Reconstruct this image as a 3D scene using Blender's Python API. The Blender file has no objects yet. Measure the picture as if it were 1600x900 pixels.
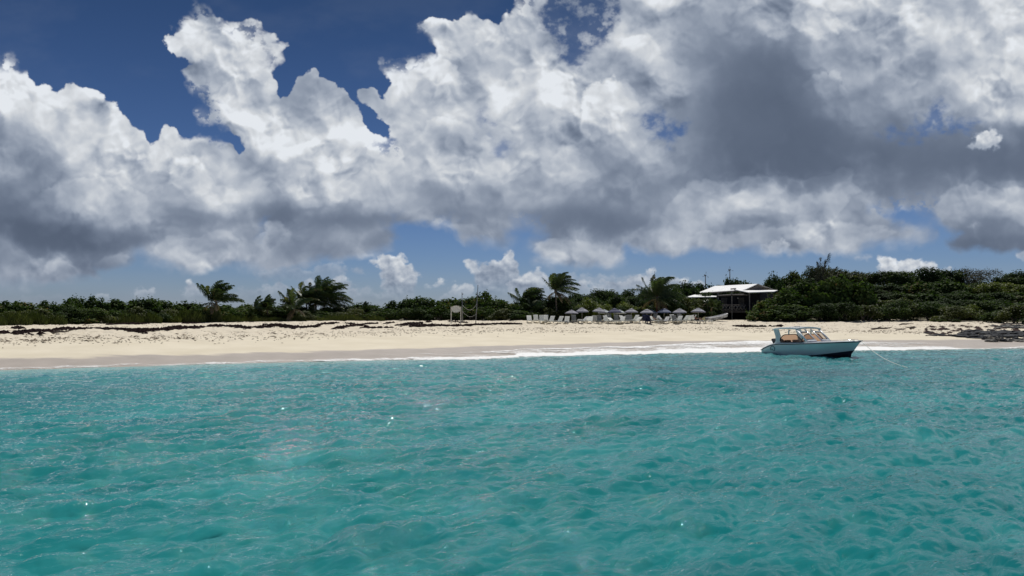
import bpy, bmesh, math, random
import numpy as np
from mathutils import Vector, Matrix, Euler

SC = bpy.context.scene
COL = SC.collection
R = math.radians
random.seed(5)

# ------------------------------------------------------------------ camera
FPX = 1155.0; HX = 800.0; CY = 450.0; HORIZON = 490.0      # lens and horizon, in pixels of the 1600 wide photograph
EYE = 3.2
PITCH = math.atan((HORIZON - CY) / FPX)
cam_data = bpy.data.cameras.new('camera')
cam = bpy.data.objects.new('camera', cam_data); COL.objects.link(cam)
cam.location = (0, 0, EYE)
cam.rotation_euler = (R(90) + PITCH, 0, 0)
cam_data.sensor_width = 36.0
cam_data.lens = 36.0 * FPX / 1600.0
cam_data.clip_start = 0.1; cam_data.clip_end = 20000
SC.camera = cam

# ------------------------------------------------------------------ light
SUN_EL, SUN_AZ = 63.0, 14.0          # degrees; azimuth clockwise from the view direction
EXPOSURE = 0.08
SKY_STRENGTH = 0.1
CLOUD_GAIN = 9.1
TINT_HORIZON = (.37, .46, .71); TINT_HIGH = (.115, .175, .26)
SC.view_settings.view_transform = 'Standard'
SC.view_settings.look = 'None'
SC.view_settings.exposure = EXPOSURE
SC.view_settings.gamma = 1.0
SC.view_settings.use_curve_mapping = False
sun_data = bpy.data.lights.new('sun', 'SUN')
sun_data.energy = 3.4; sun_data.angle = R(0.53); sun_data.color = (1.0, 0.965, 0.91)
sun = bpy.data.objects.new('sun', sun_data); COL.objects.link(sun)
_sd = Vector((math.sin(R(SUN_AZ))*math.cos(R(SUN_EL)), math.cos(R(SUN_AZ))*math.cos(R(SUN_EL)), math.sin(R(SUN_EL))))
sun.rotation_euler = _sd.to_track_quat('Z', 'Y').to_euler()
sun.location = (0, 0, 60)

# ------------------------------------------------------------------ clouds (computed, laid out by direction)
FPX = 1155.0; HX = 800.0; CY = 450.0; HORIZON = 490.0
PITCH = math.atan((HORIZON - CY) / FPX)

def _grid_interp(g, X, Y, x0, y0, dx, dy):
    """smooth (cubic b-spline) look-up of a coarse grid"""
    H, W = g.shape
    fx = np.clip((X - x0) / dx, 0, W - 1.001); fy = np.clip((Y - y0) / dy, 0, H - 1.001)
    ix = fx.astype(int); iy = fy.astype(int); tx = fx - ix; ty = fy - iy
    def w(t): return [(1-t)**3/6, (3*t**3-6*t**2+4)/6, (-3*t**3+3*t**2+3*t+1)/6, t**3/6]
    wx = w(tx); wy = w(ty); out = 0
    for j in range(4):
        jj = np.clip(iy + j - 1, 0, H-1)
        for i in range(4):
            ii = np.clip(ix + i - 1, 0, W-1)
            out = out + wy[j] * wx[i] * g[jj, ii]
    return out

NT = 1024
_rng = np.random.default_rng(11)
def _value_tile(cells):
    g = _rng.random((cells, cells)); c = np.arange(NT) / NT * cells
    i = c.astype(int); t = c - i; t = t*t*t*(t*(t*6-15)+10); j = (i + 1) % cells
    a = g[np.ix_(i, i)]; b = g[np.ix_(i, j)]; cc = g[np.ix_(j, i)]; d = g[np.ix_(j, j)]
    tx = t[None, :]; ty = t[:, None]
    return (a*(1-tx)+b*tx)*(1-ty) + (cc*(1-tx)+d*tx)*ty
def _fbm_tile(cells, octs, gain=.5):
    o = 0; a = 1; s = 0
    for k in range(octs):
        o = o + a * _value_tile(cells); s += a; a *= gain; cells *= 2
    return (o / s - .5) * 2
def _worley_tile(cells):
    px = _rng.random((cells, cells)); py = _rng.random((cells, cells))
    c = (np.arange(NT) + .5) / NT * cells; ci = c.astype(int); f = c - ci
    best = np.full((NT, NT), 9.)
    for dj in (-1, 0, 1):
        for di in (-1, 0, 1):
            jj = (ci + dj) % cells; ii = (ci + di) % cells
            qx = px[np.ix_(jj, ii)] + di - f[None, :]; qy = py[np.ix_(jj, ii)] + dj - f[:, None]
            best = np.minimum(best, qx*qx + qy*qy)
    return 1 - np.minimum(best, 1)            # round bumps, 1 in the middle
FBM = _fbm_tile(8, 7, .52)
FBM2 = _fbm_tile(8, 7, .58)
WOR = _worley_tile(8)*.5 + _worley_tile(16)*.27 + _worley_tile(32)*.15 + _worley_tile(64)*.08
WOR = (WOR - WOR.mean()) / WOR.std() * .5
def samp(T, U, V):
    """bilinear, wrapping; U, V in tiles"""
    fx = (U % 1.0) * NT; fy = (V % 1.0) * NT
    ix = fx.astype(int) % NT; iy = fy.astype(int) % NT; tx = fx - np.floor(fx); ty = fy - np.floor(fy)
    jx = (ix + 1) % NT; jy = (iy + 1) % NT
    return (T[iy, ix]*(1-tx) + T[iy, jx]*tx)*(1-ty) + (T[jy, ix]*(1-tx) + T[jy, jx]*tx)*ty
def sst(a, b, x):
    t = np.clip((x - a) / (b - a), 0, 1); return t*t*(3-2*t)

def poly_sdf(X, Y, P):
    P = np.array(P, float); n = len(P); d2 = np.full(X.shape, 1e12); inside = np.zeros(X.shape, bool)
    for i in range(n):
        ax, ay = P[i]; bx, by = P[(i+1) % n]
        ex, ey = bx-ax, by-ay; L = ex*ex + ey*ey + 1e-9
        t = np.clip(((X-ax)*ex + (Y-ay)*ey) / L, 0, 1)
        d2 = np.minimum(d2, (X-ax-t*ex)**2 + (Y-ay-t*ey)**2)
        c = (ay > Y) != (by > Y)
        inside ^= c & (X < (bx-ax)*(Y-ay)/((by-ay) if by != ay else 1e-9) + ax)
    d = np.sqrt(d2); return np.where(inside, d, -d)

CLOUD_MAIN = [(-900,60),(-300,110),(-50,88),(0,95),(15,93),(25,105),(28,115),(42,115),(45,125),(60,132),(72,132),(80,142),(90,148),(95,142),(105,132),
 (115,128),(127,134),(140,134),(155,138),(168,148),(185,162),(195,175),(205,195),(220,208),(232,230),(240,228),(250,218),(256,198),(265,195),
 (275,203),(282,218),(292,222),(305,213),(330,210),(350,213),(367,225),(373,240),(378,232),(374,215),(345,205),(330,195),(315,188),(305,176),(312,170),
 (325,166),(318,155),(303,140),(298,128),(288,112),(298,100),(285,90),(268,85),(258,72),(255,62),(265,52),(280,48),(292,35),(306,25),(308,8),
 (318,8),(330,15),(345,25),(352,32),(375,30),(390,27),(400,33),(405,50),(420,55),(430,65),(446,72),(435,85),(438,98),(428,112),(436,130),
 (438,150),(446,152),(455,138),(465,120),(480,110),(492,102),(500,110),(512,122),(525,130),(538,142),(545,158),(555,170),(563,182),(570,195),
 (585,208),(600,216),(613,222),(606,200),(590,182),(575,167),(565,152),(560,142),(572,138),(585,142),(598,152),(604,137),(610,128),(600,112),
 (598,100),(615,98),(640,98),(660,98),(672,86),(685,90),(680,75),(672,60),(668,48),(655,42),(665,30),(685,30),(705,35),(720,33),(735,22),
 (748,20),(765,24),(782,34),(790,15),(800,20),(812,5),(815,-40),(900,-140),(1100,-220),(1500,-260),(2200,-200),(2600,100),(2600,380),
 (1900,400),(1600,394),(1560,393),(1500,392),(1480,380),(1500,364),(1480,358),(1462,348),(1455,335),(1420,327),(1400,331),(1380,335),(1395,345),
 (1420,350),(1455,355),(1462,362),(1450,372),(1420,380),(1390,385),(1350,385),(1340,395),(1300,397),(1270,392),(1250,400),(1235,402),
 (1225,388),(1215,397),(1200,400),(1185,388),(1165,385),(1130,395),(1110,388),(1080,385),(1050,400),(1020,402),(990,395),(977,388),
 (973,405),(955,415),(930,412),(900,418),(860,415),(840,405),(840,395),(828,385),(828,376),(850,371),(838,362),(820,356),(800,362),(790,382),
 (760,387),(745,376),(725,382),(712,365),(690,357),(660,353),(645,349),(627,353),(616,352),(618,367),(612,385),(590,395),(560,402),(510,402),
 (490,410),(480,418),(440,420),(415,424),(395,415),(385,410),(350,415),(300,425),(270,418),(255,410),(230,405),(217,395),(200,415),(175,422),
 (152,420),(155,435),(120,432),(85,440),(40,444),(-50,447),(-500,450),(-900,420)]
# holes: polygon, how open (1 = clear blue)
CLOUD_HOLES = [
 ([(842,-60),(965,-60),(966,20),(956,42),(938,62),(925,76),(914,88),(906,106),(896,110),(886,100),(880,85),(866,70),(856,50),(846,32)], .85),
 ([(998,176),(1020,174),(1040,171),(1050,190),(1068,195),(1066,213),(1052,221),(1030,216),(1024,205),(1005,204)], .8),
 ([(1392,200),(1440,192),(1446,165),(1470,160),(1480,183),(1500,183),(1528,188),(1512,204),(1496,222),(1450,226),(1410,220),(1395,212)], .75),
 ([(752,178),(762,170),(766,190),(756,205),(745,216),(738,210),(750,198)], .6),
 ([(768,226),(786,222),(788,236),(774,238)], .6),
 ([(395,348),(415,345),(412,360),(400,368)], .6)]
# small clouds low over the horizon: polygon, opacity, luminance, relief
CLOUD_SMALL = [
 ([(577,408),(590,402),(600,398),(612,395),(628,397),(635,408),(648,415),(656,428),(650,440),(646,475),(588,475),(598,440),(588,420)], .95, 19.5, 1.3),
 ([(470,462),(500,452),(525,438),(540,428),(553,440),(562,452),(580,475),(460,475)], .75, 18, 1.0),
 ([(666,443),(676,437),(690,434),(698,446),(690,450),(668,449)], .85, 19.5, 1.1),
 ([(700,446),(710,441),(722,444),(735,441),(740,450),(736,462),(740,475),(670,475),(698,458)], .8, 19, 1.1),
 ([(727,406),(740,404),(750,410),(765,408),(780,396),(795,390),(808,400),(816,425),(840,430),(860,475),(760,475),(742,440),(735,425)], .9, 18.5, 1.2),
 ([(824,420),(840,417),(850,430),(858,440),(900,438),(935,441),(950,436),(975,436),(990,428),(1005,420),(1018,417),(1026,430),(1050,427),(1075,437),(1095,440),(1102,452),(1100,478),(800,478),(790,445)], .85, 19, 1.2),
 ([(1373,403),(1384,400),(1396,401),(1405,408),(1418,402),(1432,400),(1448,408),(1470,412),(1486,420),(1490,440),(1370,440)], .97, 20.5, 1.3),
 ([(1330,402),(1345,398),(1360,399),(1362,406),(1345,411),(1332,408)], .55, 17, .6),
 ([(1504,231),(1514,220),(1528,206),(1545,202),(1557,208),(1566,218),(1560,232),(1532,234)], .97, 21, 1.2),
 ([(1584,398),(1600,390),(1680,385),(1700,405),(1600,408)], .8, 18, 1),
 ([(207,456),(218,450),(228,446),(240,448),(246,457),(244,470),(206,470)], .85, 18.5, 1.1),
 ([(143,462),(155,458),(168,462),(170,472),(142,472)], .75, 17.5, 1),
 ([(282,450),(287,440),(296,436),(304,446),(318,452),(322,475),(280,475)], .85, 18, 1.1),
 ([(370,456),(385,446),(410,450),(430,440),(460,446),(490,436),(530,446),(560,444),(600,470),(600,478),(370,478)], .62, 17, .9),
 ([(395,425),(430,418),(480,420),(520,412),(560,416),(570,428),(520,440),(440,442),(400,438)], .45, 16, .7),
 ([(860,440),(900,430),(950,428),(1000,424),(1010,440),(960,452),(870,455)], .4, 17, .7),
 ([(-20,462),(30,464),(100,460),(130,475),(-20,475)], .5, 14, .5),
 ([(1190,384),(1210,377),(1225,372),(1240,378),(1236,392),(1215,398),(1196,398)], .8, 18.5, 1),
 ([(-900,430),(-500,420),(-300,440),(-60,445),(-60,475),(-900,475)], .8, 17, 1),
 ([(1800,420),(1900,405),(2050,415),(2300,400),(2600,430),(2600,475),(1800,475)], .8, 17, 1)]
CLOUD_TONE = """
19 19 19 19 19 18 18 19 19 18 18 18 18 18 18 18 17 15 15 19 20 17 15 16 18 21 18 18 18 19 19 20
19 19 19 19 19 18 20 19 19 18 18 18 18 18 20 19 18 15 15 19 18 16 14 15 17 20 19 16 18 18 18 19
20 19 19 19 19 20 18 20 19 18 18 18 18 17 19 19 18 17 17 20 18 15 13 13 17 18 14 17 17 17 18 20
21 21 19 19 19 18 17 18 18 17 16 16 20 21 18 18 19 17 19 19 19 15 12 11 14 16 12 16 17 17 19 20
22 21 21 21 19 18 18 17 17 16 16 16 21 21 18 18 20 19 17 17 17 15 11 10 11 15 15 16 16 17 19 20
21 22 22 22 21 18 19 19 18 15 15 15 19 19 20 19 21 21 20 18 16 16 11  9 10 18 15 16 16 18 18 19
19 18 20 21 20 19 19 19 20 16 18 17 17 17 20 18 20 20 19 18 16 14 11  9  9 12 15 15 14 16 17 18
19 18 18 20 19 19 18 18 20 18 19 20 17 17 18 19 18 19 18 18 15 13 11  9  9 10 11 13 13 14 16 15
16 18 18 20 19 20 19 19 19 19 20 21 19 17 17 18 16 19 17 18 15 14 10  9  9  9 10 11 11 12 13 12
16 17 18 19 20 21 19 18 19 20 21 21 20 18 17 18 18 19 17 16 15 14 11  9  8  9 10 10 11 11 10 10
15 16 18 18 17 20 19 17 18 19 20 20 19 17 18 18 16 20 16 16 15 14 12  9  9 10 12 11 10 11 10 10
13 16 18 19 16 16 19 18 16 18 19 18 18 15 18 18 15 17 15 16 14 13 16 16 15 15 16 13 12 14 16 13
11 14 18 18 17 15 19 19 14 16 16 17 17 14 15 15 15 14 13 14 14 17 19 18 17 15 17 14 13 15 15 19
 9 12 16 17 17 14 15 16 13 12 13 14 15 14 14 16 15 13 12 12 13 17 18 17 17 17 17 15 14 16 13 16
 9  8  9 12 15 16 16 16 17 15 14 15 15 17 14 13 14 13 13 14 18 17 16 14 16 18 17 17 17 15 12 15
13 12  9 11 17 17 17 17 17 13 15 15 14 17 15 14 18 18 15 17 16 15 15 17 18 18 17 15 16 11 10 11
15 19 13 16 16 17 18 17 14 16 14 20 20 17 18 19 18 18 17 19 16 16 16 16 17 17 17 21 21 20 14 14
15 15 15 16 18 18 17 18 17 16 19 15 16 19 19 18 17 18 18 19 20 20 16 16 16 16 17 19 19 19 16 16
"""
# big billows standing in front of the mass: outline (crest first), crest brightness, shade thrown behind it
CLOUD_PUFFS = [
 ([(905,160),(925,128),(945,120),(972,125),(990,140),(995,165),(1001,185),(996,200),(988,222),(940,240),(900,215)], 26, 26),
 ([(603,112),(615,97),(650,101),(672,86),(690,89),(712,105),(722,128),(735,142),(733,160),(715,168),(690,160),(640,140),(606,128)], 26, 22),
 ([(430,245),(470,225),(520,200),(548,178),(562,186),(572,200),(600,215),(622,236),(634,258),(638,285),(625,310),(560,318),(450,300)], 18, 12),
 ([(262,262),(275,248),(300,246),(320,265),(345,290),(375,298),(390,315),(382,340),(330,344),(290,320)], 24, 16),
 ([(1248,140),(1262,118),(1285,108),(1305,106),(1318,118),(1322,142),(1300,155),(1265,148)], 38, 6),
 ([(1235,40),(1240,10),(1262,-8),(1285,0),(1300,25),(1325,30),(1345,48),(1362,70),(1335,62),(1300,52),(1282,66),(1262,72)], 26, 8),
 ([(1030,335),(1045,318),(1062,300),(1085,290),(1110,284),(1150,278),(1190,272),(1240,276),(1300,280),(1320,262),(1335,270),(1340,300),(1300,350),(1100,372)], 16, 14),
 ([(1460,330),(1475,300),(1500,284),(1530,282),(1560,300),(1585,296),(1610,300),(1610,340),(1540,352),(1480,345)], 24, 14),
 ([(400,372),(408,358),(425,348),(445,350),(455,362),(452,385),(425,390),(402,386)], 30, 18),
 ([(0,172),(-40,150),(0,135),(22,133),(42,142),(58,158),(78,168),(95,190),(70,215),(0,215)], 10, 16),
 ([(330,150),(345,130),(370,122),(400,118),(425,130),(440,160),(455,190),(440,215),(380,215),(345,190)], 14, 10),
 ([(95,160),(118,130),(150,138),(170,150),(190,175),(205,200),(215,222),(190,235),(150,215),(110,195)], 12, 8),
 ([(60,300),(100,285),(150,275),(200,290),(228,310),(232,330),(200,345),(120,350),(70,330)], 14, 8),
 ([(830,160),(850,125),(872,108),(890,112),(900,130),(905,160),(880,190),(850,200)], 16, 12),
 ([(740,60),(755,30),(775,26),(790,45),(800,80),(790,110),(760,110),(745,90)], 18, 10),
 ([(225,395),(245,380),(280,372),(320,364),(350,362),(375,372),(395,385),(390,405),(300,415),(240,405)], 14, 10),
 ([(1060,385),(1090,368),(1130,360),(1200,352),(1290,345),(1340,352),(1370,350),(1400,362),(1380,382),(1200,392)], 16, 8),
 ([(60,432),(72,415),(85,402),(105,400),(110,412),(125,425),(120,440),(70,442)], 34, 6),
 ([(152,412),(165,400),(185,395),(200,402),(195,415),(165,420)], 22, 4),
 ([(830,400),(835,378),(860,373),(900,372),(930,382),(950,378),(970,390),(972,402),(900,415),(850,412)], 22, 12),
 ([(666,44),(690,30),(720,33),(740,24),(765,30),(785,48),(782,82),(755,100),(705,92),(680,66)], 14, 8),
 ([(950,100),(962,75),(985,52),(1012,45),(1034,68),(1042,100),(1020,122),(980,118)], 16, 8),
 ([(640,215),(665,190),(700,180),(735,190),(760,215),(770,245),(720,262),(660,250)], 12, 10),
 ([(860,250),(872,232),(895,225),(912,238),(905,262),(880,285),(862,275)], 18, 6),
 ([(660,360),(672,342),(690,338),(712,345),(735,352),(760,362),(720,372),(690,366)], 16, 6)]
# flat shaded undersides
CLOUD_BASES = [
 ([(-300,330),(0,338),(45,346),(90,352),(135,356),(200,364),(244,372),(240,379),(175,389),(120,389),(60,384),(0,372),(-300,380)], 44, 7),
 ([(395,322),(450,326),(500,336),(560,338),(620,332),(642,340),(640,349),(560,352),(480,350),(400,344)], 34, 8),
 ([(425,382),(480,384),(540,380),(600,370),(612,384),(590,396),(510,403),(440,398)], 22, 7),
 ([(660,330),(740,322),(800,330),(800,340),(740,346),(670,344)], 14, 7),
 ([(820,330),(880,326),(960,336),(1030,348),(1010,358),(940,362),(860,360)], 26, 9),
 ([(1478,376),(1540,370),(1640,368),(1640,394),(1540,394),(1490,392)], 26, 6),
 ([(1360,228),(1450,232),(1520,236),(1640,228),(1640,275),(1540,270),(1450,262),(1380,256)], 10, 10),
 ([(1120,150),(1200,120),(1240,150),(1250,190),(1330,215),(1400,240),(1380,262),(1330,258),(1290,276),(1200,284),(1150,268),(1110,230)], 12, 16),
 ([(255,318),(300,326),(360,340),(395,342),(390,350),(320,350),(262,338)], 20, 6),
 ([(235,398),(300,405),(370,402),(400,406),(380,418),(300,424),(240,412)], 12, 5),
 ([(1100,382),(1200,384),(1260,380),(1255,396),(1180,398),(1100,394)], 10, 5),
 ([(130,412),(190,414),(200,422),(150,432),(90,438),(60,434)], 14, 5),
 ([(600,452),(660,450),(700,456),(690,468),(600,466)], 24, 5)]
TONE = np.array([[float(v) for v in r.split()] for r in CLOUD_TONE.strip().splitlines()])

def tone_to_rgb(L):
    """display luminance (0..255) of a cloud -> linear colour, shades a little bluer than whites"""
    s = np.clip(L, 40, 238) / 255.
    k = np.clip((s - .3) / .55, 0, 1)
    r = s * (.82 + .15*k); g = s * (.95 + .04*k); b = s * (1.17 - .155*k)
    c = np.stack([r, g, b], -1); return np.clip(c, 0, 1) ** 2.2

def generic(DX, DY, DZ):
    """the rest of the sky: broken trade-wind cumulus"""
    z = np.maximum(DZ, 0) + .13
    U = DX / z; V = DY / z
    w = samp(FBM2, U*.05+.3, V*.05+.7)
    n = samp(FBM, U*.06 + .04*w, V*.06) * .9 + samp(WOR, U*.11+.5, V*.11)*.18 + samp(FBM2, U*.3, V*.3)*.15
    a = sst(-.10, .10, n)
    thick = sst(0, .55, n)
    up = samp(FBM, (U*1.02)*.06 + .04*w, V*1.02*.06)
    L = 205 - 75*thick + 60*samp(FBM, U*.17+.2, V*.17) + 90*(n - up)
    return a, np.clip(L, 85, 228)

def cloud_region(az0, az1, el0, el1, W, H, detailed):
    az = np.radians(az0 + (np.arange(W)+.5)/W*(az1-az0))[None, :]
    el = np.radians(el0 + (np.arange(H)+.5)/H*(el1-el0))[:, None]
    DX = np.sin(az)*np.cos(el); DY = np.cos(az)*np.cos(el); DZ = np.sin(el) + 0*az
    ga, gl = generic(DX, DY, DZ)
    if not detailed: return ga, gl
    # into the tilted view of the clouds
    fy = DY*math.cos(PITCH) + DZ*math.sin(PITCH); fz = -DY*math.sin(PITCH) + DZ*math.cos(PITCH)
    X = HX + FPX*DX/fy; Y = CY - FPX*fz/fy
    # billows: domain warped, puffs shrink towards the horizon
    s = 1.0 / (90 + 150*np.clip((430 - Y)/430, 0, 1.5))
    wu = samp(FBM2, X/900, Y/900)*14 + samp(FBM, X/260, Y/260)*7; wv = samp(FBM2, X/900+.5, Y/900+.3)*14 + samp(FBM, X/260+.4, Y/260)*7
    XW = X + wu; YW = Y + wv
    b1 = samp(WOR, XW/900, YW/800)
    b2 = samp(WOR, XW/380+.37, YW/340+.11)
    b3 = samp(FBM2, XW/520+.2, YW/440)
    fine = samp(FBM, XW/210, YW/180)
    hfield = b1*1.0 + b2*.42 + fine*.35
    # low-resolution distance fields, then interpolated
    gx = np.arange(-960, 2640, 6.); gy = np.arange(-420, 520, 4.); GX, GY = np.meshgrid(gx, gy)
    XQ = X + 9*samp(FBM2, X/330, Y/280) + 4*samp(FBM, X/110+.3, Y/100); YQ = Y + 8*samp(FBM2, X/330+.5, Y/280+.2) + 3.5*samp(FBM, X/110+.8, Y/100+.1)
    def window(P, pad=45):
        xs = [p[0] for p in P]; ys = [p[1] for p in P]
        k = (X > min(xs)-pad) & (X < max(xs)+pad) & (Y > min(ys)-pad) & (Y < max(ys)+pad) & (fy > .2)
        r = np.nonzero(k.any(1))[0]; c = np.nonzero(k.any(0))[0]
        if len(r) == 0 or len(c) == 0: return None
        return slice(r[0], r[-1]+1), slice(c[0], c[-1]+1)
    def dist(P, W=None, warp=1.0):
        if W is None:
            g = poly_sdf(GX, GY, P); hx = gx; hy = gy; x_ = X + (XQ-X)*warp; y_ = Y + (YQ-Y)*warp
        else:
            x_ = (X + (XQ-X)*warp)[W]; y_ = (Y + (YQ-Y)*warp)[W]
            hx = np.arange(x_.min()-4, x_.max()+12, 5.); hy = np.arange(y_.min()-4, y_.max()+12, 4.)
            hx = hx[:700]; g = poly_sdf(*np.meshgrid(hx, hy), P)
        fx = np.clip((x_ - hx[0])/(hx[1]-hx[0]), 0, len(hx)-2.001); fy_ = np.clip((y_ - hy[0])/4., 0, len(hy)-2.001)
        ix = fx.astype(int); iy = fy_.astype(int); tx = fx-ix; ty = fy_-iy
        return (g[iy, ix]*(1-tx)+g[iy, ix+1]*tx)*(1-ty) + (g[iy+1, ix]*(1-tx)+g[iy+1, ix+1]*tx)*ty
    dm = dist(CLOUD_MAIN, None, .45)
    edge = np.clip((Y-40)/360, 0, 1)                  # lower = farther = finer billows
    amp = 6.5 - 2.5*edge
    nz = (b2*.75 + b1*.5)*amp + b3*amp*.9 + fine*amp*.8 + samp(FBM2, X/90, Y/75)*amp*.45
    wisp0 = samp(FBM, X/600+.1, Y/500+.6)
    wisp = sst(.15, .6, wisp0+.25)      # some edges frayed, some firm
    soft = 1.5 + 9*wisp
    base = sst(300, 380, Y)                                      # flat bases are soft
    soft = soft + 6*base
    d = dm + nz
    a = sst(-soft, soft*1.15, d)
    fray = sst(.02, .35, wisp0)*sst(34, 4, d)*(1-base)
    a = a*(1 - fray*sst(.05, -.35, samp(FBM2, X/70, Y/60) + .6*fine)*.8)
    for P, o in CLOUD_HOLES:
        W_ = window(P)
        if W_ is None: continue
        h = dist(P, W_) + nz[W_]*1.6 + samp(FBM2, X[W_]/150, Y[W_]/120)*13
        a[W_] = a[W_] * (1 - np.clip(o*sst(-10, 14, h)*(1.06 - .75*sst(-.15, .6, samp(FBM2, X[W_]/150+.4, Y[W_]/120) + .4*samp(FBM, X[W_]/60, Y[W_]/50))), 0, 1))
    T = _grid_interp(TONE, X + wu*.8, Y + wv*.8, 25, 12.5, 50, 25) * 10
    # sharpen the tones along the billows
    Tm = _grid_interp(TONE, X + wu*1.3 + b1*16 + b2*6, Y + wv*1.3 + b1*-26 + b2*-9, 25, 12.5, 50, 25) * 10
    T = T*.35 + Tm*.65
    T = 155 + (T - 155)*1.08
    puff = np.zeros_like(X); lee = np.zeros_like(X); QN = (b2*.6 + b1*.35 + fine*.5)*8
    for P, br, dk in CLOUD_PUFFS:
        W_ = window(P)
        if W_ is None: continue
        q = dist(P, W_) + QN[W_]
        yt = min(p[1] for p in P); yb = max(p[1] for p in P)
        wgt = sst(yb, yt + .15*(yb-yt), Y[W_])*np.clip(.95 + 1.1*wisp0[W_], .3, 1.4)
        puff[W_] += .85*br*wgt*sst(-2.5, 5, q)*np.exp(-np.clip(q, 0, 300)/26.)
        lee[W_] += dk*wgt*sst(1, -4, q)*np.exp(np.clip(q, -300, 0)/20.)
    for P, dk, sf in CLOUD_BASES:
        W_ = window(P)
        if W_ is None: continue
        q = dist(P, W_, .7) + QN[W_]*.4
        T[W_] -= .72*dk*sst(-sf*1.6, sf, q)
    # relief: light from above and a little right
    def w1(dx, dy): return samp(WOR, (XW+dx)/900, (YW+dy)/800)
    def w2(dx, dy): return samp(WOR, (XW+dx)/430+.37, (YW+dy)/380+.11)
    def f1(dx, dy): return samp(FBM, (XW+dx)/420, (YW+dy)/360)
    rel = (w1(-2, 4) - w1(2, -4)) + .30*(w2(-1.5, 3) - w2(1.5, -3)) + .22*(f1(-2.5, 5) - f1(2.5, -5))
    rel2 = (w1(-9, 16) - w1(9, -16)) + .35*(f1(-9, 16) - f1(9, -16))
    lit = sst(110, 200, T)
    crisp = .45 + .75*sst(-.25, .35, samp(FBM, X/520+.77, Y/420+.15))
    L = T + 6*lit + (rel*-46*crisp + rel2*-20) * (.10 + .90*lit) + fine*2*(.3+.7*lit) + hfield*4*lit + b3*6*(1-.3*lit) + puff*1.15 - lee
    rim = np.exp(-np.clip(d, 0, 200)/16.)*sst(420, 250, Y)*lit
    L = L + rim*(12 - 8*rel)
    A = a
    for P, op, lum, rf in CLOUD_SMALL:
        W_ = window(P)
        if W_ is None: continue
        x_ = X[W_]; y_ = Y[W_]; f_ = fine[W_]
        dd = dist(P, W_, .55) + (f_*.5+samp(FBM2, x_/110, y_/90)*.7+samp(FBM2, x_/45, y_/38)*.35)*6.5 + samp(WOR, x_/230, y_/200)*4.5
        aa = op*sst(-2.2, 5.5, dd)
        y0 = min(p[1] for p in P)
        relS = samp(WOR, (x_+1.5)/260, (y_-3)/220) - samp(WOR, (x_-1.5)/260, (y_+3)/220)
        dome = sst(0, 12, dd)
        LL = lum*10 + 22 - np.clip((y_ - y0)/55, 0, 1)*48 - dome*12 + relS*18*rf + f_*8 + samp(FBM2, x_/150, y_/120)*16
        yb_ = min(474, max(p[1] for p in P)); aa = aa*(1 - .75*sst(440, 474, y_))*(1 - (.35 if op > .9 else .55)*sst(y0+.35*(yb_-y0), yb_, y_ + 8*f_))
        n = A[W_]*(1-aa) + aa
        L[W_] = (L[W_]*A[W_]*(1-aa) + LL*aa) / np.maximum(n, 1e-4); A[W_] = n
    # faint milky veil low down and a thin one high left
    L = np.where(A < .02, 175, L)
    veil = .30*sst(400, 480, Y)*(.7+.5*samp(FBM2, X/900, Y/160)) + .05*sst(.0, .5, samp(FBM2, X/1800, Y/900))
    n = A + veil*(1-A); L = (L*A + 158*veil*(1-A))/np.maximum(n, 1e-4); A = n
    # hand over to the rest of the sky outside the measured part
    m = sst(-240, -60, X)*sst(1840, 1660, X)*sst(-190, -40, Y)*(fy > .2)
    A = A*m + ga*(1-m); L = L*m + gl*(1-m)
    L = L + 6; L = np.where(L < 150, 90 + 60*np.exp((L-150)/60.), L)     # undersides keep some light
    return A, np.clip(L, 90, 240)

def make_image(name, az0, az1, el0, el1, W, H, detailed):
    a, l = cloud_region(az0, az1, el0, el1, W, H, detailed)
    px = np.empty((H, W, 4), np.float32); px[..., :3] = tone_to_rgb(l); px[..., 3] = a
    im = bpy.data.images.new(name, W, H, alpha=True, float_buffer=True)
    im.alpha_mode = 'CHANNEL_PACKED'; im.colorspace_settings.name = 'Non-Color'
    im.pixels.foreach_set(px.ravel()); im.update(); im.pack()
    return im

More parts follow.
